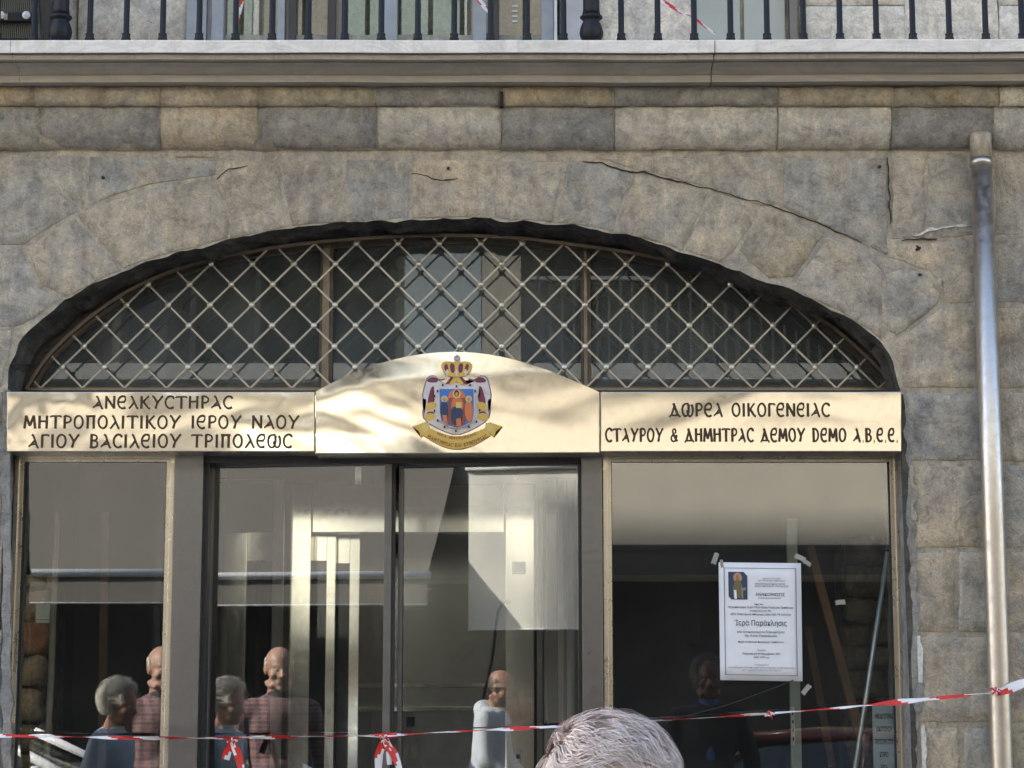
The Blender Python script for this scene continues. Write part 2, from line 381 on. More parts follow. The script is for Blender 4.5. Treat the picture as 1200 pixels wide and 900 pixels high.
pst([(970,276),(1012,296),(1036,318),(1034,400),(1012,383),(983,365),(933,342),(933,328)], m=S)
pst([(1038,320),(1060,314),(1088,322),(1104,346),(1100,358),(1052,394),(1038,386)], m=B, proud=.0035)
# blocks above the arch
pst([(-60,180),(100,182),(98,200),(96,244),(28,288),(-60,288)], m=B)
pst([(103,183),(200,186),(254,188),(252,206),(180,216),(133,230),(103,243)], m=B, proud=.0035)
pst([(205,178),(255,180),(254,187),(206,186)], m=S)
pst([(704,180),(832,184),(832,222),(786,209),(742,199),(704,187)], m=S)
pst([(834,182),(912,184),(914,240),(894,244),(834,223)], m=S)
pst([(916,184),(1040,184),(1040,300),(1010,288),(960,262),(918,244)], m=B, proud=.0035)
pst([(1044,184),(1084,184),(1084,280),(1044,282)], m=S)
pst([(1086,184),(1143,184),(1143,276),(1086,282)], m=B)
pst([(1166,184),(1260,184),(1260,275),(1166,276)], m=S)
# left haunch and jamb
pst([(-60,290),(24,290),(46,336),(72,352),(44,372),(20,384),(-60,384)], m=B)
pst([(-60,386),(14,386),(16,402),(6,430),(4,455),(-60,455)], m=B)
for y0, y1 in ((457, 540), (542, 640), (642, 735), (737, 850), (852, 960), (962, 1080), (1082, 1200)):
    pst([(-70, y0), (4, y0), (4-(y0-457)*.03, y1), (-70, y1)], m=random.choice((B, S)))
# right side courses, left and right of the pipe
pst([(1046,286),(1143,280),(1143,356),(1106,357),(1104,340),(1088,318),(1062,310),(1040,302)], m=S)
pst([(1103,360),(1144,359),(1144,455),(1060,456),(1052,425),(1037,402),(1052,396)], m=S, proud=.0035)
pst([(1167,279),(1260,279),(1260,356),(1168,356)], m=B); pst([(1168,360),(1260,360),(1260,455),(1170,455)], m=S)
pst([(1060,460),(1148,460),(1149,541),(1062,541)], m=B); pst([(1170,460),(1260,460),(1260,541),(1172,541)], m=S)
pst([(1063,545),(1152,545),(1154,642),(1066,643)], m=S); pst([(1173,545),(1260,545),(1260,643),(1176,643)], m=B)
pst([(1066,647),(1119,647),(1119,741),(1068,742)], m=S); pst([(1123,646),(1157,646),(1160,741),(1122,742)], m=B); pst([(1177,647),(1260,647),(1260,742),(1180,742)], m=S)
pst([(1070,746),(1160,745),(1163,846),(1074,848)], m=S); pst([(1180,746),(1260,746),(1260,847),(1184,847)], m=S)
pst([(1076,852),(1124,852),(1126,955),(1078,955)], m=S); pst([(1129,852),(1164,852),(1168,955),(1130,955)], m=B); pst([(1185,851),(1260,851),(1260,955),(1188,955)], m=O)
# courses beyond the frame on both sides
def plain(x0, x1, sx):
    z = 0.0
    while z < ZT-.1:
        h = min(random.uniform(.26, .36), ZT-z); x = x0
        while x < x1-.05:
            wd = min(random.uniform(.4, .7), x1-x)
            stone([(x, z), (x+wd, z), (x+wd, z+h), (x, z+h)], m=random.choice((B, S)), seed=random.uniform(0, 50), step=.09)
            x += wd
        z += h
plain(at(1262, 600, 0).x, 3.9, 1); plain(-3.9, at(-72, 600, 0).x-.05, 1)

# cracks in the wall, black ribbons painting the shade of open gaps, and white filled
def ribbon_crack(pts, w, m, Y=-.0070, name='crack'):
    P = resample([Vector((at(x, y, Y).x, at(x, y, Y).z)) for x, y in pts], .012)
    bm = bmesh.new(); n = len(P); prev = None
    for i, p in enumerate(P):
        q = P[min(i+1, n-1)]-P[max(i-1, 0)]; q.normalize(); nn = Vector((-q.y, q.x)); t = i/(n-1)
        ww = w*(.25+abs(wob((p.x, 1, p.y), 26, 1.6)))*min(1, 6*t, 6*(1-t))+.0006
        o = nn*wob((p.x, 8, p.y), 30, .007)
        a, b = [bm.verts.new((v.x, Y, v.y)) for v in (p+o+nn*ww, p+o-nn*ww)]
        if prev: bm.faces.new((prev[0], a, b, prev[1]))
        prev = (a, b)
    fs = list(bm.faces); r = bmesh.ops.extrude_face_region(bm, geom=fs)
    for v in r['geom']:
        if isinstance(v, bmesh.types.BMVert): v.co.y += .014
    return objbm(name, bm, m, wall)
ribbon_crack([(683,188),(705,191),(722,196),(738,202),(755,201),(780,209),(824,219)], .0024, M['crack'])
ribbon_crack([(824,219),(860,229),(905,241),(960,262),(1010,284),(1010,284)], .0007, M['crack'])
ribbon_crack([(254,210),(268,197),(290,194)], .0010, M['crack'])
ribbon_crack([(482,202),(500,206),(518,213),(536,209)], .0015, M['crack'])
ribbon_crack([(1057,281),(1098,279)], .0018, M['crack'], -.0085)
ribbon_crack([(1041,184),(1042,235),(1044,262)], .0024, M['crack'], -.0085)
ribbon_crack([(1070,276),(1090,270),(1112,265),(1138,264)], .0055, M['limecrack'], -.0095, 'filler')
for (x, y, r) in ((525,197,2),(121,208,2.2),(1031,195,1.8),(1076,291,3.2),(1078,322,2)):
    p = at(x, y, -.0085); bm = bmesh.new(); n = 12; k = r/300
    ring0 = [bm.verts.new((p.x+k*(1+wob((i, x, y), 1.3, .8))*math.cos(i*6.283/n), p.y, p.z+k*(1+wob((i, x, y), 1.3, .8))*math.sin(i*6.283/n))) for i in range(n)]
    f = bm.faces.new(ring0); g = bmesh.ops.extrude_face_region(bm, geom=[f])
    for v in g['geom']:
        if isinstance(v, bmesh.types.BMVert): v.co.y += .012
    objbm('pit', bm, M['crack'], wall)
# broken render edge down the right jamb, with pale flakes
def jagged(px0, py0, py1, wmin, wmax, m, prd, sd_, name='broken_edge'):
    lo, hi = [], []
    for k in range(90):
        y = py0+(py1-py0)*k/89; xl_ = px0+(y-545)*.034; a = at(xl_, y, -prd); ww = wmin+(wmax-wmin)*min(1, max(0, .5+mnoise.noise(Vector((y*.012, sd_, 0)))*1.3+mnoise.noise(Vector((y*.07, sd_, 3)))*.5)); b = at(xl_+ww, y, -prd)
        lo.append(Vector((a.x, a.z))); hi.append(Vector((b.x, b.z)))
    bm = bmesh.new(); strip_prism(bm, lo, hi, -prd, .01); return objbm(name, bm, m, wall)
jagged(1057, 462, 1100, 1, 9, M['soffit_edge'], .0085, 1.0); jagged(1060, 470, 1100, 2, 16, M['stone_dark'], .0075, 3.0); jagged(1066, 545, 610, 0, 12, M['stone_blue'], .0115, 5.0); jagged(1068, 745, 800, 1, 9, M['limecrack'], .0118, 2.0, 'flake'); jagged(1069, 850, 905, 0, 6, M['limecrack'], .0118, 7.0, 'flake')
ft = [at(8, 457+k*9, -.006) for k in range(60)]
bm = bmesh.new(); strip_prism(bm, [Vector((p_.x+.012+abs(wob((0, p_.z, 3), 8, .02)), p_.z)) for p_ in ft], [Vector((p_.x-.012-abs(wob((1, p_.z, 0), 6, .03)), p_.z)) for p_ in ft], -.0095, .01); objbm('broken_edge', bm, M['stone_dark'], wall)

# frieze course and bull-nosed course under the marble ledge
def frieze(xs, ya, yb, prof, mats, par, name='stone', gap=.0035):
    for i in range(len(xs)-1):
        xa, xb = xs[i], xs[i+1]; m = mats[i % len(mats)]; bm = bmesh.new(); prev = None
        x0 = at(xa, (ya+yb)/2, -.05).x+gap; x1 = at(xb, (ya+yb)/2, -.05).x-gap; n = max(4, int((x1-x0)/.035)); s = random.uniform(0, 40)
        dz = random.uniform(-.002, .002)
        for j in range(n+1):
            x = x0+(x1-x0)*j/n; e = min(1, 12*min(j/n, 1-j/n)+.3)
            row = [bm.verts.new((x + (wob((s, py, j*.3), 1, .003)), Y*(.95+.05*e)+wob((x, s, z), 12, .003)+wob((x, s, z), 40, .0015), z+dz+(wob((x, s, z), 9, .007)+wob((x, s, 1), 38, .005) if 0 < k < len(prof)-1 else 0))) for k, (py, Y, z) in enumerate(prof)]
            if prev:
                for k in range(len(row)-1): bm.faces.new((prev[k], row[k], row[k+1], prev[k+1]))
            else: bm.faces.new(row)
            prev = row
        bm.faces.new(prev[::-1])
        objbm(name, bm, m, par, True)
pf = []
zb = zat(173, 0)
for t in range(10):
    a = t/9; py = 174-49*a; Y = -.012-.062*math.sin(min(1, a*1.5+.05)*math.pi/2)
    pf.append((py, Y, zat(py, Y)))
pf = [(176, .03, pf[0][2]-.004)]+pf+[(124, .03, pf[-1][2]+.002)]
cour = empty('frieze_course', (0, 0, 0), bld)
xs2 = [-180,-60,47,188,303,442,588,720,911,1044,1163,1290,1400]
frieze(xs2, 125, 173, pf, [S,B,M['stone_dark'],S,M['stone_dark'],M['stone_pale'],M['stone_dark'],M['stone_pale'],M['stone_pale'],M['stone_dark'],M['stone_pale'],S], cour)
pf2 = [(124, .03, zat(124, -.08)), (123.5, -.088, zat(123.5, -.088)), (116, -.095, zat(116, -.095)), (108, -.094, zat(108, -.094)), (102, -.086, zat(102, -.086)), (101, .03, zat(101, -.086)+.002)]
xs1 = [-180,-60,44,190,304,440,588,718,911,1046,1168,1290,1400]
frieze(xs1, 101, 123, pf2, [S,O,S,S,O,M['stone_dark'],O,M['stone_dark'],S,O,M['stone_pale'],S], cour)
for pr_, ya, yb in ((pf, 125, 173), (pf2, 101, 123)):
    frieze([-1300, 1500], ya, yb, [(a_, Y+(.0075 if Y < 0 else 0), z) for a_, Y, z in pr_], [M['mortar']], cour, 'mortar_core')
bx('mortar_bed', -6.7, 9, -.02, .3, zat(173, 0)+.001, zat(98, -.09), M['mortar'], cour)
bx('dark_joint', at(586,120,-.1).x, at(589.5,120,-.1).x, -.097, -.05, zat(124,-.1), zat(107,-.1), M['crack'], cour)  # black strip filling the wide dark gap between two blocks

# marble ledge: three moulded lengths with tight joints, the right one settled a little
ledge = empty('balcony_ledge', (0, 0, 0), bld)
prof = [(101.5,-.075),(98,-.105),(97,-.125),(96.3,-.142),(88.5,-.146),(88,-.135),(84,-.150),(79,-.178),(75.5,-.212),(73.5,-.232),(72.6,-.224),(71,-.250),(69.5,-.262),(64,-.264),(63,-.252),(62.2,-.300),(61.5,-.306),(48,-.306),(47,-.303)]
prof = [(Y, zat(py, Y)) for py, Y in prof]
top = prof[-1][1]
for (xa, xb, tilt) in ((-1350, 12.2, 0), (12.8, 837, 0), (838.2, 2000, .0050)):
    x0 = at(xa, 55, -.3).x; x1 = at(xb, 55, -.3).x; xj = x0
    bm = bmesh.new(); n = 24; prev = None; full = [(.45, prof[0][1])]+prof+[(.45, top)]
    for j in range(n+1):
        x = x0+(x1-x0)*j/n
        row = [bm.verts.new((x, Y+wob((x, Y, z), 3, .002)*(k > 0), z+(x-xj)*tilt*(1 if tilt else 0)+wob((x, 1, z), 2.2, .003))) for k, (Y, z) in enumerate(full)]
        if prev:
            for k in range(len(row)):
                f = bm.faces.new((prev[k], row[k], row[(k+1) % len(row)], prev[(k+1) % len(row)])); f.material_index = 0 if k in (16, 17, 18, 19, 20) or k in (13, 14) else 1
        else: bm.faces.new(row)
        prev = row
    bm.faces.new(prev[::-1])
    o = objbm('marble_slab', bm, [M['marble'], M['marble_grey']], ledge)
bx('joint', at(837,50,-.3).x, at(838.4,50,-.3).x, -.304, -.1, zat(61,-.3), zat(48.5,-.3), M['rust'], ledge)
bx('joint', at(12,50,-.3).x, at(13,50,-.3).x, -.304, -.1, zat(61,-.3), zat(48.5,-.3), M['rust'], ledge)

# upper storey: dressed ashlar, glazed balcony doors
UY = .38
up = empty('upper_storey', (0, 0, 0), bld)
ztop0 = zat(60, UY)
def ublock(px0, px1, m=M['ashlar'], Y=UY, z0=None, hs=(.42, .40, .44)):
    z = ztop0 if z0 is None else z0
    x0 = at(px0, 20, Y).x; x1 = at(px1, 20, Y).x
    for h in hs:
        stone([(x0, z), (x1, z), (x1, z+h), (x0, z+h)], Y, proud=.006, m=m, parent=up, gap=.0016, rough=.0008, edge=.002, step=.12); z += h
bx('backing', -6.7, 9, UY+.004, UY+.3, ztop0-.3, ztop0+1.6, M['mortar'], up)
for k, (a, b) in enumerate(((-330,-160),(-160,-40),(-40,54),(55,91))): ublock(a, b, hs=(.30+.05*(k % 2), .42, .44, .4))
ublock(92, 222, Y=UY-.03, hs=(.9, .7))
for k, (a, b) in enumerate(((700,770),(770,811))): ublock(a, b, hs=(.24+.1*(k % 2), .40, .44, .4))
M['green_panel'] = simple('grey green panel', (.42, .44, .39), .35, var=.12, scale=4)
pbox('panel', 812, -120, 868, 60, UY-.01, .03, M['green_panel'], up, .003); pbox('panel', 869.5, -120, 921, 60, UY-.01, .03, M['green_panel'], up, .003)
pbox('panel_frame', 922.5, -120, 935, 60, UY-.04, .05, M['leaf_frame'], up)
for k, (a, b) in enumerate(((936,1060),(1060,1170),(1170,1290),(1290,1420),(1420,1560))): ublock(a, b, hs=(.20+.12*(k % 2), .40, .44, .4))
M['ufr'] = simple('blue grey aluminium', (.30, .325, .36), .45, .3)
gd = empty('balcony_door', (0, 0, 0), bld)
M['lav'] = simple('grey lavender pilaster', (.50, .49, .50), .7)
pbox('pilaster', 656, -160, 700, 60, UY-.05, .06, M['lav'], up)
for (a, b, d, mm) in ((223,241,.05,'ufr'),(241,252,.02,'lav'),(252,261,.06,'ufr'),(328,333,.05,'ufr'),(333,341,.02,'leaf_frame'),(341,346,.05,'black_frame'),(386,392.5,.06,'black_frame'),(392.5,400,.03,'leaf_frame'),(450,465,.05,'ufr'),(555,570,.05,'ufr'),(577,585,.07,'black_frame'),(634,649,.05,'ufr'),(649,653,.08,'white_paint')):
    pbox('door_frame', a, -160, b, 60, UY-d, d+.02, M[mm], gd, .002)
pbox('pane', 262, -160, 655, 60, UY+.0, .006, M['pane_up'], gd)
pbox('reflection_sheet', 262, -160, 655, 60, UY+.25, .01, simple('pale green painted reflection', (.46, .49, .43), .9), gd)  # added sheet; its pale green stands for the facade reflected in the glass
pbox('lower_rail', 262, 41, 655, 60, UY-.012, .01, simple('weathered low panel', (.34, .32, .26), .8, var=.3, scale=30), gd)
for k in range(4):
    pbox('notice_strip', 600, 6+6*k, 606.5, 8+6*k, UY-.004, .003, M['white_paint'], gd)
# rest of the house above: top storeys and eaves that throw the street into shade
bx('upper_wall', -6.7, 9, UY+.02, 9, ztop0+1.6, 9.0, M['ashlar'], bld)
bx('upper_wall', -6.7, 22, .2, 9, 9.001, 12.0, M['ashlar'], bld)
nb_ = tag(empty('low_house', (0, 0, 0)), 'low flat roofed neighbour house left of the arched shopfront', 'building')  # unseen neighbour, kept low so the sun reaches the people in the street
bx('wall', -19.9, -6.71, .05, 8.8, 0, 4.6, M['ashlar'], nb_); bx('roof', -19.95, -6.75, .0, 8.85, 4.601, 4.7, M['ashlar'], nb_)
wt = tag(empty('sun_blocker', (0, 0, 0)), 'pale box on four thin legs added above the low neighbour house to block the sun', 'sun blocker')  # unseen box added in the sun's path to shade the foreground head
bx('shade_box', -9.3, -8.3, .1, 1.5, 7.15, 8.8, M['ashlar'], wt, .05)
for a_ in (-9.25, -8.35):
    for b_y in (.15, 1.4): bx('leg', a_-.03, a_+.03, b_y, b_y+.06, 4.701, 7.149, M['ashlar'], wt)
tb = tag(empty('shadow_block', (0, 0, 0)), 'tall slim block added out of view farther left to shape the sun shadows', 'building')  # added unseen block; its stepped heights shape the shadow edge across the street
bx('wall', -24.0, -19.96, .1, 2.1, 0, 20.6, M['ashlar'], tb); bx('wall', -24.9, -24.001, .1, 2.1, 0, 19.8, M['ashlar'], tb); bx('wall', -60, -24.901, .1, 2.1, 0, 17.6, M['ashlar'], tb)
bx('side_wall', 9, 22, 0, 9, 0, 9, M['ashlar'], bld)
# room behind the shopfront
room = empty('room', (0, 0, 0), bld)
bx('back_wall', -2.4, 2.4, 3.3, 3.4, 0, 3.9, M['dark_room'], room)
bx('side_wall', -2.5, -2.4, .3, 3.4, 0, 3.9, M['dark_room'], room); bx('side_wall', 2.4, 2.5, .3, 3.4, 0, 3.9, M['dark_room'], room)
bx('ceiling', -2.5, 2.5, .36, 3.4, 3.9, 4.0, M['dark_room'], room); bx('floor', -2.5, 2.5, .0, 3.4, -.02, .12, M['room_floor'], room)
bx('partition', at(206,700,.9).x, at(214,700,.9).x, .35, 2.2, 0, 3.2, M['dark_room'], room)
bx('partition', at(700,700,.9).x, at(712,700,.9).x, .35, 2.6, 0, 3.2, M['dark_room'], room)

# ------------------------------------------------------------------ transom: window, diamond grille
rim_px = [(31,457),(43,436),(60,413),(87,387),(112,367),(143,345),(170,331),(200,318),(230,309),(260,301),(333,288),(400,281),(470,277),(540,275.5),(610,279),(667,286),(733,295),(800,308),(860,325),(900,340),(933,357),(967,377),(995,399),(1017,420),(1034,437),(1048,457)]
GY = .24
def rim_curve(Y, dpx=0.0):
    P = smooth_px(rim_px, 1); out = []
    for i, p in enumerate(P):
        q = (P[min(i+1, len(P)-1)]-P[max(i-1, 0)]).normalized(); nn = Vector((-q.y, q.x))   # px: y down, nn points inward (down)
        if nn.y < 0: nn = -nn
        if nn.y < .35 and dpx: pass
        r = p+nn*dpx; r.y = min(r.y, 457)
        v = at(r.x, r.y, Y); out.append(Vector((v.x, v.z)))
    return out
win = empty('fanlight_window', (0, 0, 0), bld)
hi = rim_curve(.33, -9); lo = rim_curve(.33, 4)
bm = bmesh.new(); strip_prism(bm, lo, hi, .315, .36); objbm('frame', bm, M['rust'], win)
bm = bmesh.new(); strip_prism(bm, rim_curve(.33, 9), rim_curve(.33, 3.8), .322, .34); objbm('frame', bm, M['rim_brown'], win)
pbox('frame', 28, 452.5, 1050, 462, .31, .05, M['rust'], win)
for a, b in ((375.5, 389), (680.5, 693)):
    pbox('mullion', a, 284, b, 455, .305, .05, M['rust'], win, .003); pbox('mullion', a+3.2, 284, b-4.2, 455, .299, .01, M['rim_brown'], win, .002)
rc = rim_curve(.33, 0); zb = zat(456, .33)
def under(x):
    for a, b in zip(rc, rc[1:]):
        if a.x <= x <= b.x: return a.y+(b.y-a.y)*(x-a.x)/max(1e-6, b.x-a.x)
    return zb
for a, b in ((29, 382), (382, 687), (687, 1049)):
    x0 = at(a, 450, .33).x; x1 = at(b, 450, .33).x; n = 18
    X = [x0+(x1-x0)*i/n for i in range(n+1)]
    bm = bmesh.new(); strip_prism(bm, [Vector((x, zb-.01)) for x in X], [Vector((x, max(zb, under(x)))) for x in X], .330, .336)
    objbm('pane', bm, M['pane_top'], win)
gr = tag(empty('window_grille', (0, GY, 2.7)), 'diamond lattice steel grille with riveted crossings filling the arched fanlight', 'grille')
gr.location = (0, 0, 0)
bm = bmesh.new(); strip_prism(bm, rim_curve(GY, 2.4), rim_curve(GY, -1.2), GY-.016, GY+.012); objbm('rim', bm, M['rim_brown'], gr)
pbox('rim', 32, 454.3, 1048, 457.5, GY-.014, .025, M['rim_brown'], gr)
rg = rim_curve(GY, 1.0)
def topz(x):
    for a, b in zip(rg, rg[1:]):
        if a.x <= x <= b.x: return a.y+(b.y-a.y)*(x-a.x)/max(1e-6, b.x-a.x)
    return -1
n0 = at(73.3, 430.6, GY); dx = at(98, 430, GY).x-at(73.5, 430, GY).x; dz = (zat(431, GY)-zat(455.4, GY)); zbot = zat(455.5, GY)
def inside(x, z): return z >= zbot-1e-4 and z <= topz(x)
nb = 0
for sgn in (1, -1):
    for k in range(-60, 90):
        # line through (n0.x + 2*dx*k, n0.z) with slope sgn*dz/dx
        seg = []; steps = 700
        for i in range(steps):
            z = zbot + (1.0)*i/steps*.75; x = n0.x+2*dx*k + sgn*(z-n0.z)*dx/dz
            if inside(x, z): seg.append((x, z))
        if len(seg) < 12: continue
        a, b = seg[0], seg[-1]; d = Vector((b[0]-a[0], b[1]-a[1])); L = d.length; d.normalize(); nn = Vector((-d.y, d.x))*.0035
        y0 = GY-.008 if sgn > 0 else GY-.0005
        j = random.uniform(-.0012, .0012)
        bm = bmesh.new(); prism(bm, [(a[0]+nn.x+j, a[1]+nn.y), (b[0]+nn.x-j, b[1]+nn.y), (b[0]-nn.x-j, b[1]-nn.y), (a[0]-nn.x+j, a[1]-nn.y)], y0, y0+.0073)
        objbm('bar', bm, M['grille_steel'], gr); nb += 1
rv = None
for row in range(0, 9):
    for k in range(-2, 60):
        x = n0.x + 2*dx*k + (dx if row % 2 else 0); z = n0.z+row*dz
        if not inside(x, z+.008): continue
        if rv is None:
            bm = bmesh.new(); lathe(bm, [(.0125, 0), (.0125, .003), (.009, .0065), (.001, .0078)], (0, 0, 0), 10)
            bmesh.ops.rotate(bm, verts=bm.verts, matrix=Matrix.Rotation(R(90), 3, 'X'))
            rv = objbm('rivet', bm, M['rivet'], gr, True); rv.location = (x, GY-.008, z)
        else: copy_obj(rv, gr, (x, GY-.008, z))

# ------------------------------------------------------------------ shopfront frames and glass
WY = .12
def frame_window(name, pxa, pya, pxb, fw, sill_z, m, mp, par, inner=4.5):
    w_ = empty(name, (0, 0, 0), par)
    a = at(pxa, pya, WY); b = at(pxb, pya, WY); k = (fw/300); z1 = a.z; ki = inner/300
    bx('frame', a.x, a.x+k, WY, WY+.06, sill_z, z1, m, w_, .003); bx('frame', b.x-k, b.x, WY, WY+.06, sill_z, z1, m, w_, .003)
    bx('frame', a.x+k, b.x-k, WY+.001, WY+.06, z1-k*.62, z1, m, w_, .003); bx('frame', a.x+k, b.x-k, WY+.001, WY+.06, sill_z, sill_z+k, m, w_, .003)
    for u0, u1 in ((a.x+k, a.x+k+ki), (b.x-k-ki, b.x-k)): bx('bead', u0, u1, WY+.012, WY+.05, sill_z+k, z1-k*.62, m, w_, .001)
    bx('bead', a.x+k+ki, b.x-k-ki, WY+.013, WY+.05, z1-k*.62-ki*.7, z1-k*.62, m, w_, .001)
    bx('gasket', a.x+k+ki, a.x+k+ki+.003, WY+.02, WY+.05, sill_z+k, z1-k*.62, M['rubber'], w_); bx('gasket', b.x-k-ki-.003, b.x-k-ki, WY+.02, WY+.05, sill_z+k, z1-k*.62, M['rubber'], w_)
    bx('pane', a.x+k, b.x-k, WY+.030, WY+.036, sill_z+k*.5, z1-k*.3, mp, w_)
    return w_
frame_window('shop_window', 17.5, 534, 205.5, 6.0, .12, M['frame_steel'], M['pane'], bld)
frame_window('shop_window', 706, 534, 1053, 6.0, .12, M['frame_steel'], M['pane'], bld)
DOOR_YAW = -5.1
sf = empty('door_surround', (0, 0, 0), bld)
for a, b in ((206.5, 240), (681, 705)):
    x0 = at(a, 534, WY).x; x1 = at(b, 534, WY).x; bx('pillar', x0, x1, WY-.03, WY+.16, 0, zat(530, WY), M['dark_steel'], sf, .003)
x0 = at(240, 534, WY).x; x1 = at(681, 534, WY).x
bx('header', x0, x1, WY+.01, WY+.16, zat(542.5, WY), zat(530, WY), M['black_frame'], sf, .002)
bx('jamb_strip', x0, x0+.016, WY+.03, WY+.15, .1, zat(541, WY), M['black_frame'], sf); bx('jamb_strip', x1-.012, x1, WY+.03, WY+.15, .1, zat(541, WY), M['black_frame'], sf)
bx('threshold', at(8,540,.1).x, at(1060,540,.1).x, .02, .34, 0, .118, M['marble_grey'], sf, .004)
for (a, b, nm) in ((244.5, 461, 0), (467, 680, 1)):
    x0 = at(a, 540, WY+.06).x; x1 = at(b, 540, WY+.06).x; xc = (x0+x1)/2; zt = zat(541.5, WY+.06); h = (x1-x0)/2
    d = empty('sliding_door', (xc, WY+.085, 0), sf)
    d.rotation_euler.z = R(DOOR_YAW)
    # parts are laid out about the leaf's own centre
    e = (.013, .030) if nm == 0 else (.018, .008)
    bx('stile', -h, -h+e[0], -.02, .02, .13, zt, M['leaf_frame'], d, .002); bx('stile', h-e[1], h, -.02, .02, .13, zt, M['leaf_frame'], d, .002)
    bx('rail', -h+e[0], h-e[1], -.019, .02, zt-.014, zt, M['leaf_frame'], d, .002); bx('rail', -h+e[0], h-e[1], -.019, .02, .13, .23, M['leaf_frame'], d, .002)
    bx('pane', -h+.006, h-.006, -.003, .003, .2, zt-.006, M['pane_door'], d)
    if nm == 0: bx('gasket', h, h+.012, -.012, .012, .13, zt, M['rubber'], d)
# ------------------------------------------------------------------ lettering: uncial strokes
def arc(cx, cy, rx, ry, a0, a1, n=12): return [(cx+rx*math.cos(R(a0+(a1-a0)*i/n)), cy+ry*math.sin(R(a0+(a1-a0)*i/n))) for i in range(n+1)]
GL = {   # glyph: (width, [(points, weight), ...]) on a unit-high body
 'A': (.66, [([(.20,.98),(.30,.93),(.60,.02),(.68,.0)], 1), ([(.45,.58),(.10,.16),(.02,.12),(.06,.05)], .8), ([(.14,.20),(.50,.30)], .7)]),
 'L': (.62, [([(.14,.98),(.22,.95),(.58,.03),(.66,.0)], 1), ([(.40,.55),(.08,.05),(.0,.02)], .85)]),
 'N': (.68, [([(.08,.0),(.08,1)], .95), ([(.05,1),(.62,.04)], 1), ([(.62,.0),(.62,1)], .95)]),
 'E': (.60, [(arc(.36,.5,.33,.49,55,305), 1), ([(.05,.52),(.50,.52)], .8), (arc(.38,.76,.17,.22,80,-60,6), .75)]),
 'K': (.66, [([(.10,0),(.10,1)], 1), ([(.60,.98),(.52,.92),(.16,.46)], .85), ([(.22,.54),(.56,.04),(.68,.0)], 1)]),
 'Y': (.72, [([(.0,.98),(.10,.96),(.36,.46)], 1), ([(.74,.98),(.66,.94),(.36,.46),(.24,.0)], 1)]),
 'C': (.58, [(arc(.36,.5,.33,.49,48,312), 1), ([(.56,.90),(.60,.78)], .8)]),
 'T': (.72, [([(.0,.86),(.03,.95),(.70,.95),(.74,.86)], .85), ([(.37,.95),(.37,.0)], 1)]),
 'H': (.66, [([(.08,0),(.08,1)], 1), ([(.58,0),(.58,1)], 1), ([(.08,.56),(.58,.56)], .75)]),
 'R': (.56, [([(.10,0),(.10,1)], 1), (([(.10,.97)]+arc(.28,.72,.24,.25,90,-90,8)+[(.10,.44)]), .85)]),
 'M': (.84, [([(.06,0),(.16,1)], .95), ([(.16,1),(.42,.22)], .9), ([(.42,.22),(.68,1)], .9), ([(.68,1),(.80,.0)], 1)]),
 'O': (.66, [(arc(.33,.5,.29,.48,0,360,18), 1)]),
 'P': (.66, [([(.12,0),(.12,.95)], 1), ([(.54,0),(.54,.95)], 1), ([(.0,.95),(.66,.95)], .85)]),
 'I': (.22, [([(.11,0),(.11,1)], 1)]),
 'G': (.52, [([(.10,0),(.10,.95)], 1), ([(.06,.95),(.50,.95),(.54,.84)], .85)]),
 'B': (.58, [([(.08,0),(.08,1)], 1), ([(.0,.97)]+arc(.24,.76,.22,.21,90,-90,7)+[(.08,.54)], .85), ([(.08,.54)]+arc(.26,.28,.26,.26,90,-90,7)+[(-.02,.03)], .9)]),
 'D': (.80, [([(.30,1),(.64,.06)], 1), ([(.38,.82),(.12,.08)], .85), ([(.0,-.06),(.02,.08),(.76,.08),(.80,-.06)], .85)]),
 'W': (.90, [(arc(.28,.48,.25,.47,118,360,10)+[(.53,.9)], 1), (arc(.64,.48,.22,.47,180,420,10), 1), ([(.16,.92),(.53,.98)], .7)]),
 'd': (.66, [([(.12,0),(.12,.97)], 1), ([(.0,.97),(.2,.97)]+arc(.26,.5,.32,.47,80,-80,9)+[(.0,.03)], .9)]),
 'm': (.86, [([(.06,0),(.14,1)], .95), ([(.14,1),(.43,.25)], .9), ([(.43,.25),(.72,1)], .9), ([(.72,1),(.80,.0)], 1)]),
 '&': (.66, [(arc(.34,.78,.15,.19,-60,250,10), .8), ([(.22,.62),(.62,.02)], .9), (arc(.28,.26,.24,.25,100,350,10)+[(.58,.50)], .85)]),
 '.': (.18, [([(.06,.03),(.12,.03)], 1.25)]), ' ': (.42, []),
}
def ribbon(bm, pts, w, y0, y1, mp, taper=.25):
    """flat stroke with thickness; mp maps glyph (u, v) to (x, z)"""
    P = [Vector(mp(*p)) for p in pts]; n = len(P); L = []; Rr = []
    closed = (P[0]-P[-1]).length < 1e-5
    for i, p in enumerate(P):
        a = P[i-1] if i else (P[-2] if closed else P[0]); b = P[i+1] if i < n-1 else (P[1] if closed else P[-1])
        t = (b-a).normalized(); nn = Vector((-t.y, t.x)); k = 1 + (0 if closed else taper*(abs(2*i/(n-1)-1)**3))
        L.append(p+nn*w*.5*k); Rr.append(p-nn*w*.5*k)
    V = [[bm.verts.new((p.x, y, p.y)) for p in c] for c in (L, Rr) for y in (y0, y1)]
    l0, l1, r0, r1 = V
    for i in range(n-1):
        f = bm.faces.new((l0[i], l0[i+1], r0[i+1], r0[i])); f.material_index = 0
        for a, b in ((l1, l0), (r0, r1)): bm.faces.new((a[i], a[i+1], b[i+1], b[i])).material_index = 1
    if not closed:
        bm.faces.new((l0[0], r0[0], r1[0], l1[0])).material_index = 1; bm.faces.new((l0[-1], l1[-1], r1[-1], r0[-1])).material_index = 1
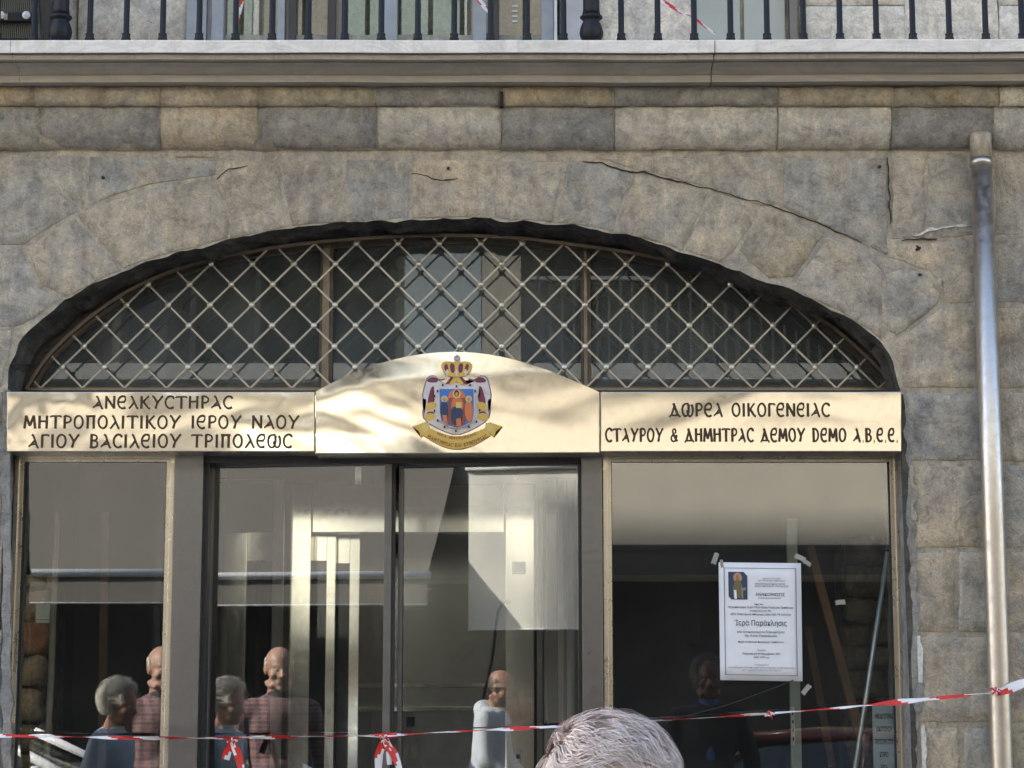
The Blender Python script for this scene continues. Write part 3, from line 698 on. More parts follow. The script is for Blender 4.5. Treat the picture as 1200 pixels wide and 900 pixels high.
def text_width(s, sp=.16): return sum(GL[c][0]+sp for c in s)-sp
def sign_line(s, px0, px1, py0, py1, Y, parent, wt=.145, sp=.17, mats=None, th=.003):
    a = at(px0, py1, Y); b = at(px1, py0, Y); H = b.z-a.z; W = b.x-a.x; k = W/text_width(s, sp); u = 0
    for ch in s:
        gw, st = GL[ch]
        if st:
            bm = bmesh.new()
            for i, (pts, ww) in enumerate(st):
                ribbon(bm, pts, wt*ww*H, Y-th-i*.00012, Y+.0015, lambda p, q: (a.x+(u+p)*k+wob((p, q, u), 2, .0012), a.z+q*H+wob((q, p, u), 2, .0012)))
            objbm('letter', bm, mats or [M['letter'], M['letter_side']], parent, recalc=False)
        u += gw+sp
def sign_box(name, poly, y0, y1, mats, parent, bev=.004):
    bm = bmesh.new(); fs = prism(bm, poly, y0, y1)
    for f in fs[1:]: f.material_index = 1
    bmesh.ops.bevel(bm, geom=[e for e in fs[0].edges], offset=bev, segments=3, profile=.5, affect='EDGES')
    return objbm(name, bm, mats, parent)
def xz(px, py, Y): v = at(px, py, Y); return (v.x, v.z)
SY = -.03
for nm, lab, (pa, pb), lines in (
    ('sign', 'left steel sign panel with three lines of brown Greek lettering above the left window', (7.5, 368.6),
     (('ANELKYCTHRAC',109,272,464.2,478.8),('MHTROPOLITIKOY IEROY NAOY',27.5,350.5,487,502.2),('AGIOY BACILEIOY TRIPOLEWC',33.5,342,509,524.6))),
    ('sign', 'right steel sign panel with two lines of brown Greek lettering above the notice window', (703.6, 1056.5),
     (('DWREA OIKOGENEIAC',785,971.5,472.5,488),('CTAYROY & DHMHTRAC DEMOY dEmO A.B.E.E.',709.8,1052,502,517.6)))):
    s = tag(empty(nm, (0, 0, 0)), lab, 'sign')
    sign_box('panel', [xz(pa,529.5,SY), xz(pb,529.5,SY), xz(pb,458.8,SY), xz(pa,458.8,SY)], SY, .18, [M['sign_steel'], M['sign_edge']], s)
    for t_, x0, x1, y0, y1 in lines: sign_line(t_, x0, x1, y0, y1, SY-.001, s)
s = tag(empty('sign', (0, 0, 0)), 'centre steel sign panel with arched top carrying the crowned coat of arms', 'sign')
topc = smooth_px([(369.3,459),(392,447),(420,434.5),(450,424),(480,417),(508,413),(537,412),(566,414),(598,420),(635,431),(670,445),(702.8,459.5)], 1)
CY = SY-.012
sign_box('panel', [xz(369.3,532,CY), xz(702.8,530.8,CY)]+[xz(p.x,p.y,CY) for p in topc][::-1], CY, .17, [M['sign_steel'], M['sign_edge']], s)

# the coat of arms: flat enamelled layers on the centre panel
def flatm(name, c, r=.45): return simple(name, c, r, var=.05, bump=.05)
ec = {'purple': flatm('claret enamel', (.16, .025, .06)), 'gold': flatm('ochre enamel', (.62, .40, .08)), 'gold_light': flatm('light gold enamel', (.62, .46, .15)), 'erm': flatm('ermine white enamel', (.62, .56, .54)),
      'blue': flatm('azure enamel', (.035, .16, .46)), 'rim': flatm('grey outline enamel', (.17, .14, .15)), 'orange': flatm('orange robe enamel', (.58, .16, .055)), 'navy': flatm('navy robe enamel', (.02, .035, .09)), 'skin': flatm('flesh enamel', (.48, .23, .12)), 'blk': flatm('black enamel', (.02, .02, .02)), 'red': flatm('brown red enamel', (.24, .06, .03))}
lay = [0]
emb = empty('coat_of_arms', (0, 0, 0), s)
def flat(name, pts, m, sm=1, th=.0012):
    """pts in the 1029-px wide detail view of the emblem"""
    P = [Vector((460+p[0]/6.43, 400+p[1]/6.43)) for p in pts]
    for _ in range(sm):
        Q = []
        for i in range(len(P)): a, b = P[i], P[(i+1) % len(P)]; Q += [a.lerp(b, .25), a.lerp(b, .75)]
        P = Q
    y0 = CY-.0015-lay[0]*.00022; lay[0] += 1
    bm = bmesh.new(); prism(bm, [xz(p.x, p.y, CY) for p in P], y0, CY+.001)
    bmesh.ops.triangulate(bm, faces=[f for f in bm.faces if len(f.verts) > 4])
    return objbm(name, bm, ec[m], emb)
mantle = [(270,268),(330,262),(345,300),(420,330),(482,305),(545,330),(625,300),(640,262),(705,268),(725,330),(745,430),(712,445),(735,500),(722,590),(600,665),(482,708),(360,665),(240,595),(230,510),(262,440),(225,430),(245,340)]
flat('mantle_outline', [(482+(x-482)*1.035, 480+(y-480)*1.035) for x, y in mantle], 'rim'); flat('mantle', mantle, 'erm')
for k in (1, -1):
    mx = lambda L: [((x if k == 1 else 965-x), y) for x, y in L][::k]
    flat('drape', mx([(258,290),(300,265),(345,280),(340,310),(290,312),(262,305)]), 'purple')
    flat('drape', mx([(290,345),(318,335),(300,395),(325,455),(268,478),(262,455)]), 'purple'); flat('drape_fold', mx([(262,468),(300,455),(338,470),(325,500),(285,522),(240,525)]), 'gold')
    flat('drape', mx([(262,530),(300,528),(320,545),(290,560),(250,560)]), 'purple'); flat('drape_fold', mx([(250,545),(300,540),(333,565),(300,595),(240,600)]), 'gold')
    flat('cord', mx([(345,290),(395,278),(398,288),(350,300)]), 'rim'); flat('tassel', mx([(262,348),(274,352),(252,400),(236,396)]), 'erm', 0)
    flat('drape', mx([(398,322),(440,268),(470,276),(440,318)]), 'purple', 0)
    flat('drape_fold', mx([(420,330),(470,262),(510,270),(462,322)]), 'gold', 0)
for x, y in ((482,340),(340,375),(316,412),(316,524),(340,596),(392,645),(478,676),(576,645),(632,606),(655,520),(650,412),(622,375),(378,330),(584,330)):
    flat('ermine_spot', [(x-5,y-8),(x+5,y-8),(x+7,y+8),(x-7,y+8)], 'blk', 0)
flat('crown', [(400,262),(372,215),(364,180),(385,155),(430,152),(482,160),(540,152),(585,158),(606,185),(592,225),(560,262),(482,272)], 'gold')
for L in ([(392,178),(412,168),(425,215),(405,232),(388,208)], [(430,168),(468,170),(470,240),(440,240)], [(497,170),(536,168),(526,240),(496,240)], [(556,168),(578,180),(572,212),(555,232),(543,212)]): flat('crown_cap', L, 'purple')
for x in (412, 482, 552):
    flat('crown_cross', [(x-5,215),(x+5,215),(x+5,262),(x-5,262)], 'erm', 0); flat('crown_cross', [(x-15,230),(x+15,230),(x+15,240),(x-15,240)], 'erm', 0)
flat('crown_orb', arc(487,132,25,25,0,345,14), 'erm', 0); flat('crown_orb', arc(487,132,20,20,0,345,14), 'rim', 0); flat('crown_orb', arc(487,132,14,14,0,345,12), 'erm', 0)
flat('crown_cross', [(484,104),(490,104),(490,150),(484,150)], 'rim', 0)
sh = [(355,362),(482,362),(612,362),(612,545),(600,605),(540,640),(482,655),(430,640),(368,600),(357,540)]
flat('shield_rim', [(482+(x-482)*1.03, 500+(y-500)*1.025) for x, y in sh], 'erm', 0); flat('shield', sh, 'blue', 0)
flat('throne', arc(485,430,66,66,0,345,16), 'orange', 0)
flat('throne', [(425,430),(548,430),(552,625),(482,650),(420,625)], 'red', 0)
flat('figure', [(448,445),(470,425),(500,425),(532,445),(535,520),(482,530),(440,520)], 'orange'); flat('figure', [(444,505),(480,490),(528,510),(532,560),(512,600),(520,632),(450,632),(440,580)], 'navy')
flat('halo', arc(484,400,30,32,0,345,14), 'gold_light', 0); flat('figure', arc(484,396,19,26,0,345,12), 'blk', 0); flat('figure', arc(484,402,11,17,0,345,12), 'skin', 0); flat('book', [(478,462),(520,462),(520,505),(478,505)], 'gold_light', 0)
for x, c2 in ((392,'navy'),(575,'orange')):
    flat('halo', arc(x,438,25,25,0,345,14), 'gold_light', 0); flat('figure', [(x-28,470),(x,458),(x+26,470),(x+30,560),(x+18,615),(x-14,600),(x-32,540)], c2); flat('figure', arc(x,442,13,16,0,345,10), 'skin', 0)
flat('figure', [(375,560),(410,560),(415,632),(385,612)], 'orange', 0); flat('figure', [(480,588),(515,580),(520,640),(484,648)], 'orange', 0)
# ribbon with its motto
for k in (1, -1):
    mx = lambda L: [((x if k == 1 else 980-x), y) for x, y in L][::k]
    flat('ribbon_tail', mx([(150,645),(252,612),(285,660),(215,725),(198,680)]), 'gold', 0)
    flat('ribbon_fold', mx([(215,640),(275,615),(285,660),(232,690)]), 'gold_light', 0)
lo_ = [(232+ (740-232)*i/20, 712+103*math.sin(math.pi*i/20)) for i in range(21)]; hi_ = [(275+(700-275)*i/20, 655+62*math.sin(math.pi*i/20)) for i in range(21)]
bm = bmesh.new(); cv = lambda L: [Vector(xz(460+x/6.43, 400+y/6.43, CY)) for x, y in L]
strip_prism(bm, cv(lo_), cv(hi_), CY-.0016-lay[0]*.00022, CY+.001); objbm('ribbon', bm, ec['gold'], emb)
YR = CY-.0022-lay[0]*.00022
def arc_text(sx, x0, x1, y0, sag, h, sp=.2):
    W = text_width(sx, sp); u = 0
    bm = bmesh.new(); i = 0
    for ch in sx:
        gw, st = GL[ch]
        for pts, ww in st:
            def mp(p, q):
                t = (u+p)/W; x = x0+(x1-x0)*t; y = y0+sag*math.sin(math.pi*t); ang = math.atan2(-sag*math.pi*math.cos(math.pi*t), (x1-x0))
                return xz(460+(x-math.sin(ang)*q*h)/6.43, 400+(y-math.cos(ang)*q*h)/6.43, CY)
            ribbon(bm, pts, .14*h/6.43/300, YR-i*.00002, YR+.0004, mp); i += 1
        u += gw+sp
    objbm('motto', bm, ec['red'], emb, recalc=False)
arc_text('IERA MHTROPOLIC', 335, 632, 706, 40, 21); arc_text('MANTINEIAC KAI KYNOYRIAC', 262, 716, 728, 72, 27)

# ------------------------------------------------------------------ drainpipe
pipe = tag(empty('drainpipe', (0, 0, 0)), 'round stainless steel downpipe fixed to the stone wall on the right', 'drainpipe')
PYc = -.075; pr = .0425
a = at(1150, 190, PYc); xp = a.x; zt = at(1150, 184, PYc-pr).z
bm = bmesh.new(); tube(bm, [(xp, PYc, .12), (xp, PYc, 1.0), (xp, PYc, 2.2), (xp, PYc, zt)], pr, 28); objbm('pipe', bm, M['pipe_steel'], pipe, True)
bm = bmesh.new(); tube(bm, [(xp-.001, PYc, zt-.028), (xp-.001, PYc, zt+.004)], pr+.0022, 28); objbm('collar', bm, M['pipe_steel'], pipe, True)
M['sealed'] = simple('mortar smeared pipe', (.42, .36, .27), .6, .3, .35, 30, .6)
bm = bmesh.new(); lathe(bm, [(pr*.99, .004), (pr*.99, .088), (pr*.95, .100), (pr*.82, .108), (pr*.5, .112)], (xp, PYc, zt), 28); objbm('elbow', bm, M['sealed'], pipe, True)
bm = bmesh.new(); tube(bm, [(xp, PYc, 1.02), (xp, PYc, 1.028)], pr+.0015, 28); objbm('collar', bm, M['pipe_steel'], pipe, True)

# ------------------------------------------------------------------ balcony railing
RY = -.225; zr = zat(46.5, RY-.02)-.001
rail = tag(empty('balcony_railing', (0, 0, zr)), 'dark blue black iron balcony railing with thin balusters and two fat turned posts', 'railing')
def px_x(px, py=30, Y=RY): return at(px, py, Y).x
bm = bmesh.new(); prof = [(.0185, 0), (.0185, .012), (.016, .017), (.0165, .026), (.0175, .03), (.013, .034), (.0118, .036)]
lathe(bm, prof+[(.0112, .93), (.012, .94)], (0, 0, 0), 16, .0)
bal = objbm('baluster', bm, M['iron'], rail, True); bal.location = (px_x(-3)-0, RY, 0)
xsb = [40]+[105.5+42.68*k for k in range(14)]+[728+42.68*k for k in range(16)]+[-3-42.68*k for k in range(1, 8)]
for x in xsb: copy_obj(bal, rail, (px_x(x), RY, 0))
for x in (71, 693, 1330, -560):
    bm = bmesh.new()
    lathe(bm, [(.030,0),(.036,.004),(.043,.018),(.0455,.034),(.043,.052),(.036,.072),(.030,.084),(.036,.088),(.043,.094),(.043,.102),(.036,.106)], (0,0,0), 32, .035)
    lathe(bm, [(.034,.1055),(.031,.13),(.029,.5),(.031,.88),(.042,.94)], (0,0,0), 32, .05)
    o = objbm('post', bm, M['iron'], rail, True); o.location = (px_x(x), RY, 0)
bx('handrail', -3.6, 3.6, RY-.03, RY+.03, .94, .975, M['iron'], rail, .008)
# dark finned unit behind the railing, top left
unit = tag(empty('air_conditioner', (0, 0, 0)), 'dark finned outdoor unit standing behind the balcony railing at top left', 'air conditioner')
uy = -.02; x0 = at(-40, 30, uy).x; x1 = at(50, 30, uy).x; z0 = zat(48, uy); 
bx('casing', x0, x1, uy+.02, uy+.3, z0, z0+.62, M['black_frame'], unit, .01)
k = 0; x = x0+.01
fin = bx('fin', -.0025, .0025, uy-.008, uy+.019, 0, .60, simple('olive grey fin', (.10, .10, .075), .5), unit); fin.location = (x, 0, z0+.01); fin.rotation_euler.y = R(-5)
while x < x1-.015:
    x += .0085; copy_obj(fin, unit, (x, 0, z0+.01))
pb = at(0, 21, uy-.03).z
bx('bar', x0, at(44,20,uy-.03).x, uy-.04, uy-.012, pb-.016, pb+.02, M['iron'], unit, .003)
for px in (1, 31):
    bm = bmesh.new(); lathe(bm, [(.0165,0),(.0165,.006),(.011,.011),(.006,.012),(.005,.018),(.001,.019)], (0,0,0), 16); bmesh.ops.rotate(bm, verts=bm.verts, matrix=Matrix.Rotation(R(90), 3, 'X'))
    o = objbm('cap', bm, M['white_paint'], unit, True); q = at(px, 18, uy-.041); o.location = q
bx('clip', at(8,18,uy).x, at(12,18,uy).x, uy-.044, uy-.039, pb-.012, pb+.014, M['stick'], unit)

# ------------------------------------------------------------------ paper notice on the right-hand window
NY = WY+.024
note = tag(empty('paper_notice', (0, 0, 0)), 'white printed paper notice with small saint icon taped to the right window', 'notice')
nq = [(842,659),(938.5,660),(940.5,798.5),(844,797)]
NP = [at(x, y, NY) for x, y in nq]
def nuv(u, v):  # u right, v down, 0..1 on the sheet
    a = NP[0].lerp(NP[1], u); b = NP[3].lerp(NP[2], u); return a.lerp(b, v)
bm = bmesh.new(); G = [[bm.verts.new(nuv(i/6, j/8)+Vector((0, wob((i, j, 2), .5, .002)-.0022, 0))) for j in range(9)] for i in range(7)]
for i in range(6):
    for j in range(8): bm.faces.new((G[i][j], G[i+1][j], G[i+1][j+1], G[i][j+1]))
r = bmesh.ops.extrude_face_region(bm, geom=list(bm.faces))
for v in r['geom']:
    if isinstance(v, bmesh.types.BMVert): v.co.y += .0005
objbm('sheet', bm, M['paper'], note, True)
def nbar(name, u0, v0, u1, v1, m, off=.0045):
    bm = bmesh.new(); P = [nuv(u0, v0), nuv(u1, v0), nuv(u1, v1), nuv(u0, v1)]
    bm.faces.new([bm.verts.new(p+Vector((0, -off, 0))) for p in P]); return objbm(name, bm, m, note)
b_ = .06
for q in ((b_,.045,1-b_,.0495),(b_,.9505,1-b_,.955),(b_,.045,b_+.009,.955),(1-b_-.009,.045,1-b_,.955)): nbar('border', *q, M['ink_grey'])
def ntext(s_, uc, v, h, m, parent=note, width=None, bold=0.0, P=nuv, off=.0047, W=.322):
    cu = bpy.data.curves.new('printed_line', 'FONT'); cu.body = s_; cu.size = h; cu.align_x = 'CENTER'; cu.offset = bold
    o = bpy.data.objects.new('printed_line', cu); C.objects.link(o); o.parent = parent; cu.materials.append(m)
    p = P(uc, v); o.location = (p.x, p.y-off, p.z); o.rotation_euler = (R(90), R(.6), 0)
    bpy.context.view_layer.update()
    k = width*W/o.dimensions.x if width and o.dimensions.x > 0 else 1
    me = bpy.data.meshes.new_from_object(o.evaluated_get(bpy.context.evaluated_depsgraph_get())); q = bpy.data.objects.new('printed_line', me); C.objects.link(q)
    q.parent = parent; q.location = o.location; q.rotation_euler = o.rotation_euler; q.scale = (k, 1, 1); bpy.data.objects.remove(o); return q
T = [("ΕΚΚΛΗΣΙΑ ΤΗΣ ΕΛΛΑΔΟΣ",.64,.142,.0085,.22,'ink_grey'),("ΙΕΡΑ ΜΗΤΡΟΠΟΛΙΣ ΜΑΝΤΙΝΕΙΑΣ",.64,.160,.0085,.33,'ink_grey'),("ΜΗΤΡΟΠΟΛΙΤΙΚΟΣ ΝΑΟΣ",.62,.187,.0095,.37,'ink_green'),("ΑΓΙΟΥ ΒΑΣΙΛΕΙΟΥ ΤΡΙΠΟΛΕΩΣ",.64,.207,.0095,.42,'ink_green'),
 ("ΑΝΑΚΟΙΝΩΣΙΣ",.62,.282,.0165,.36,'ink_green'),("Ἀπὸ τὸν",.48,.362,.010,.11,'ink'),("Μητροπολιτικὸν Ἱερὸν Ναὸν Ἁγίου Βασιλείου Τριπόλεως",.50,.388,.011,.80,'ink'),("ἀνακοινώνεται ὅτι",.50,.417,.0105,.26,'ink'),("κάθε Παρασκευὴ ἀπόγευμα, ὥρα 5:30, θὰ τελεῖται",.50,.447,.011,.74,'ink'),
 ("Ἱερὰ Παράκλησις",.50,.535,.030,.64,'ink_green'),("στὸ ἀνακαινισμένο Παρεκκλήσιο",.50,.597,.0120,.58,'ink_green'),("τῆς Ἁγίας Παρασκευῆς",.50,.630,.0120,.40,'ink_green'),("παρὰ τὸ παλαιὸ Δημαρχεῖο Τριπόλεως",.50,.680,.0105,.56,'ink'),
 ("Ἔναρξις",.505,.750,.0095,.11,'ink'),("Παρασκευὴ 24 Νοεμβρίου 2021",.505,.780,.0105,.46,'ink'),("ὥρα 5:30 μ.μ.",.505,.808,.0105,.19,'ink'),("Παρακαλοῦνται",.505,.872,.009,.17,'ink_grey'),("οἱ εὐσεβεῖς χριστιανοὶ ὅπως προσέλθουν ἐγκαίρως εἰς τὴν ἀκολουθίαν",.505,.896,.009,.82,'ink_grey'),("καὶ συμμετάσχουν εἰς τὴν δέησιν",.505,.918,.009,.48,'ink_grey')]
for s_, u, v, h, wd, m_ in T: ntext(s_, u, v, h, M[m_], width=wd, bold=.00012 if h > .0095 else 0)
nbar('underline', .47, .298, .75, .303, M['ink_grey'])
ic = [nuv(.115,.08), nuv(.30,.08), nuv(.345,.115), nuv(.345,.315), nuv(.15,.315), nuv(.115,.29)]
def npoly(name, pts, m, off):
    bm = bmesh.new(); bm.faces.new([bm.verts.new((p if isinstance(p, Vector) else nuv(*p))+Vector((0, -off, 0))) for p in pts]); return objbm(name, bm, m, note)
npoly('icon', ic, flatm('printed deep blue', (.025, .05, .11)), .0046)
npoly('icon', [(.228+.055*math.cos(a*.5), .128+.042*math.sin(a*.5)) for a in range(12)], flatm('printed halo', (.50, .27, .14)), .0049)
npoly('icon', [(.225,.135),(.255,.15),(.29,.21),(.295,.30),(.17,.30),(.165,.22),(.19,.16)], flatm('printed robe', (.16, .13, .055)), .0051)
npoly('icon', [(.226+.022*math.cos(a*.6), .132+.024*math.sin(a*.6)) for a in range(10)], flatm('printed face', (.33, .17, .08)), .0053)
npoly('icon', [(.18,.235),(.21,.235),(.215,.31),(.185,.31)], M['paper'], .0054); npoly('icon', [(.27,.215),(.33,.215),(.32,.235),(.29,.24),(.29,.31),(.28,.31)], flatm('printed grey', (.25, .25, .2)), .0054)
def tape_bit(px, py, w, h, ang, Y=NY-.003):
    p = at(px, py, Y); bm = bmesh.new(); c, s_ = math.cos(R(ang)), math.sin(R(ang)); k = 1/300
    P = []
    for u, v in ((-w,-h),(0,-h*.8),(w,-h),(w*.9,h),(0,h*1.1),(-w,h)): P.append(bm.verts.new((p.x+(u*c-v*s_)*k, p.y+wob((u, v, px), .3, .004), p.z+(u*s_+v*c)*k)))
    bm.faces.new(P); r = bmesh.ops.extrude_face_region(bm, geom=list(bm.faces))
    for v in r['geom']:
        if isinstance(v, bmesh.types.BMVert): v.co.y += .0006
    return bm
for px, py, w_, h_, an in ((838,655,3,7,-20),(846,661,2,5,5),(938,654,7,3,-25),(946,660,5,2.5,-30)): objbm('tape', tape_bit(px, py, w_, h_, an), M['tape_clear'], note)
for px, py, w_, h_, an, lb in ((945,808,7,3,50,'small scrap of clear tape on the glass below the notice corner'),(985,706,6,3,5,'small scrap of clear tape on the glass right of the notice')): tag(objbm('tape_scrap', tape_bit(px, py, w_, h_, an), M['tape_clear']), lb, 'tape')

# ------------------------------------------------------------------ red and white barrier tape, thin cord
M['tape_red'] = simple('red barrier plastic', (.60, .022, .018), .35, var=.1); M['tape_white'] = simple('white barrier plastic', (.78, .76, .74), .35, var=.08)
def barrier(name, pts3, hw, period, parent=None, twist=1.0, phase=0.0):
    """twisted ribbon through 3-D points with slanting red and white bands"""
    P = resample3(pts3, .012); bm = bmesh.new(); prev = None; s_ = 0
    for i, p in enumerate(P):
        t = (P[min(i+1, len(P)-1)]-P[max(i-1, 0)]).normalized()
        if i: s_ += (p-P[i-1]).length
        an = twist*(1.1*math.sin(s_*3.1+phase)+.5*math.sin(s_*9.7+phase)); side = t.cross(Vector((0, 1, 0))).normalized()
        a = side*math.cos(an)+Vector((0, 1, 0))*math.sin(an); wv = hw*(.55+.25*math.sin(s_*13+phase)+.2*math.sin(s_*29))
        row = [bm.verts.new(p + a*wv*k + Vector((0, .002*math.sin(s_*70+k*3), 0))) for k in (-1, -.33, .33, 1)]
        if prev:
            for k in range(3):
                f = bm.faces.new((prev[k], row[k], row[k+1], prev[k+1])); f.material_index = 0 if ((s_+.018*k+phase) % period) < period*.5 else 1
        prev = row
    return objbm(name, bm, [M['tape_red'], M['tape_white']], parent, True, False)
def resample3(pts, step):
    out = []
    for a, b in zip(pts, pts[1:]):
        a = Vector(a); b = Vector(b); k = max(1, int((b-a).length/step)); out += [a.lerp(b, j/k) for j in range(k)]
    return out+[Vector(pts[-1])]
bt = tag(empty('barrier_tape', (0, 0, 0)), 'red and white barrier tape strung across the shopfront and knotted round the downpipe', 'barrier tape')
TY = -.10
def tp(L, Y=TY): return [at(x, y, Y) for x, y in L]
barrier('tape', tp([(-160,866),(-20,862),(60,863),(160,865),(250,865),(360,863),(450,862),(465,861.5)]), .011, .20, bt, .9, .03)
barrier('tape', tp([(450,862),(520,858),(590,854.5),(640,852),(700,848.5),(768,844.5),(830,841),(902,836)]), .011, .20, bt, 1.0, .5)
barrier('tape', tp([(902,836),(980,830),(1060,822),(1130,815)], TY)+tp([(1160,812),(1172,812)], -.125), .013, .26, bt, .9, .9)
barrier('tape', tp([(1170,812),(1185,806),(1215,794),(1290,770)], -.122), .020, .24, bt, .5, .06)
def knot(px, py, Y, r, ang0=0, n=4, m=0):
    c = at(px, py, Y)
    for k in range(n):
        a = ang0+k*6.283/n; q = c+Vector((math.cos(a)*r, -.004*k, math.sin(a)*r*.8))
        barrier('knot', [c+Vector((0, -.012, 0)), c.lerp(q, .6)+Vector((0, -.018, .004)), q], r*.45, .09, bt, .6, a+m)
knot(902, 838, TY-.004, .020, .3, 4); knot(1166, 810, -.135, .022, .2, 5, .5); knot(450, 866, TY, .02, 1, 4, 0); knot(272, 869, TY, .02, 0, 4, 0)
for L, ph in (([(272,868),(267,880),(264,890)],0),([(272,868),(279,884),(284,905),(290,930)],.1),([(450,866),(444,884),(443,910),(446,940)],0),([(452,866),(457,880),(458,896)],.03),([(450,866),(462,884),(470,905),(478,935)],.12)):
    barrier('tail', tp(L, TY-.006), .017, .16, bt, .5, ph)
for (L, ph, lb) in (([(288,-30),(283,5),(279,24)],.03,'loose end of red and white tape hanging behind the left balusters'),([(555,-8),(563,2),(573,14)],.0,'short end of red and white tape between the balusters by the middle balcony window'),([(760,-8),(776,1),(800,16),(815,22),(838,40)],.02,'slanting red and white tape tied behind the balusters right of the fat post')):
    tag(barrier('barrier_tape', tp(L, RY+.04), .011, .12, None, .5, ph), lb, 'barrier tape')
bm = bmesh.new(); tube(bm, tp([(765,850),(800,840),(850,827),(900,809),(930,797)], .09), .0022, 6); tag(objbm('cord', bm, M['rubber'], None, True), 'thin dark cord slanting across the right window below the notice', 'cord')

# ------------------------------------------------------------------ inside the shopfront
# steel lift portal
lp = tag(empty('lift_portal', (0, 0, 0)), 'brushed steel lift portal with glazed door leaves behind the glass doors', 'lift')
LY = 1.5
def ib(name, x0, y0, x1, y1, Y, d, m, par=lp): return pbox(name, x0, y0, x1, y1, Y, d, M[m] if isinstance(m, str) else m, par, .003)
def zf(px0, py0, px1, Y, d, m, name, par=lp, z0=.12):
    a = at(px0, py0, Y); b = at(px1, py0, Y); return bx(name, a.x, b.x, Y, Y+d, z0, a.z, M[m], par, .003)
zf(330, 567, 365.5, LY, .14, 'lift_steel', 'column'); ib('lintel', 366.5, 568, 591, 624, LY+.006, .12, 'lift_steel'); zf(592.5, 567, 626, LY, .14, 'lift_steel', 'column')
ib('lintel', 230, 560, 329, 566, LY, .1, 'lift_dark')
def leaf(x0, x1, py, s0, s1, spy, Y, m='lift_steel'):
    e = empty('lift_door', (0, 0, 0), lp)
    zf(x0, py, s0, Y, .04, m, 'stile', e); zf(s1, py, x1, Y, .04, m, 'stile', e)
    a = at(s0, spy, Y); b = at(s1, py, Y); bx('rail', a.x, b.x, Y, Y+.04, a.z, b.z, M[m], e)
    c = at(s1, spy, Y); bx('glass', a.x, c.x, Y+.02, Y+.024, .12, a.z, M['dark_glass'], e)
leaf(366.5, 394, 628, 366.6, 383, 657, LY+.16); leaf(395, 422, 630, 395.5, 410, 660, LY+.24); leaf(262, 322, 624, 290, 320, 657, LY+.1)
zf(321, 563, 333, LY-.2, .06, 'leaf_frame', 'door_frame'); ib('door_frame', 238, 562, 321, 566, LY-.2, .06, 'leaf_frame')
# the open car beyond
bw = LY+1.25
ib('car_back', 420, 600, 600, 833, bw, .03, 'lift_dark'); ib('car_band', 415, 800, 600, 806, bw-.02, .02, 'lift_steel')
ib('car_skirting', 415, 828, 600, 834, bw-.06, .06, 'lift_steel'); zf(415, 834, 600, bw-.05, .05, 'white_paint', 'car_panel'); 
a = at(423, 600, LY+.3); b = at(600, 600, bw)
bx('car_side', a.x-.03, a.x, LY+.3, bw, .12, 2.7, M['lift_dark'], lp); bx('car_side', at(604,600,LY+.3).x, at(604,600,LY+.3).x+.02, LY+.3, bw, .12, 2.7, M['lift_dark'], lp)
ib('call_panel', 600, 658, 616, 673, LY-.006, .006, 'lift_dark'); ib('call_panel_face', 602, 660, 614, 671, LY-.009, .003, simple('grey call panel', (.30, .29, .27), .4))
ib('button_plate', 603, 879, 611, 893, LY-.006, .006, 'white_paint'); ib('socket', 476, 840, 486, 852, bw-.06, .01, 'rubber')
pbox('arrow', 605, 884, 609, 889, LY-.0085, .002, M['ink'], lp)
for (x0, x1, m_, Y) in ((629, 636, 'leaf_frame', 1.3), (640, 653, 'dark_glass', 1.34), (654, 660, 'leaf_frame', 1.3), (664, 672, 'leaf_frame', 1.1)): zf(x0, 562, x1, Y, .04, m_, 'screen_frame' if m_ != 'dark_glass' else 'screen_glass')
bm = bmesh.new(); tube(bm, [at(x, y, LY-.05) for x, y in ((598,704),(590,706),(584,716),(581,735),(578,765),(573,790),(568,810),(563,835))], .007, 8); tag(objbm('cable', bm, M['rubber'], None, True), 'thick dark cable hanging from the lift column in a curve', 'cable')
# left window interior: rubble pier, stick, socket box
def rubble(name, px0, px1, py0, Y, lab, mr='rubble'):
    r_ = tag(empty(name, (0, 0, 0)), lab, 'rubble wall')
    x0 = at(px0, 800, Y).x; x1 = at(px1, 800, Y).x; zt = at(px0, py0, Y).z
    bx('core', x0+.02, x1-.02, Y+.05, Y+.4, .12, zt-.03, M['soffit_edge'], r_); z = .12
    while z < zt-.05:
        h = min(random.uniform(.09, .17), zt-z); x = x0
        while x < x1-.03:
            wd = min(random.uniform(.09, .2), x1-x)
            bm = bmesh.new(); box(bm, -wd*.47, wd*.47, -.07, .07, -h*.46, h*.46)
            bmesh.ops.subdivide_edges(bm, edges=list(bm.edges), cuts=2, use_grid_fill=True); sd_ = random.uniform(0, 90)
            for v in bm.verts:
                u = Vector((v.co.x/(wd*.5), v.co.y/.08, v.co.z/(h*.5))); v.co *= (1-.10*(u.length_squared-1)); v.co += Vector((wob(v.co+Vector((sd_,0,0)), 14, .03), wob(v.co+Vector((0,sd_,0)), 14, .04), wob(v.co+Vector((0,0,sd_)), 14, .03)))
            o = objbm('stone', bm, M['brick'] if random.random() < .04 else M[mr], r_, True); o.location = (x+wd/2, Y+.07, z+h/2); x += wd
        z += h
rubble('rubble_pier', 16, 56, 674, .62, 'rough broken rubble masonry pier behind the left window')
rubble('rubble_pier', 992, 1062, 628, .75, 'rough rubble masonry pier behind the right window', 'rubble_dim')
bm = bmesh.new(); tube(bm, [at(68, 598, .50), at(64, 680, .48), at(60, 790, .46)+Vector((0, 0, 0)), at(52, 930, .42), at(50, 1050, .40)], [.009, .012, .014, .014, .014], 8)
tag(objbm('wooden_stick', bm, M['stick'], None, True), 'rough wooden stick leaning against the rubble pier behind the left window', 'stick')
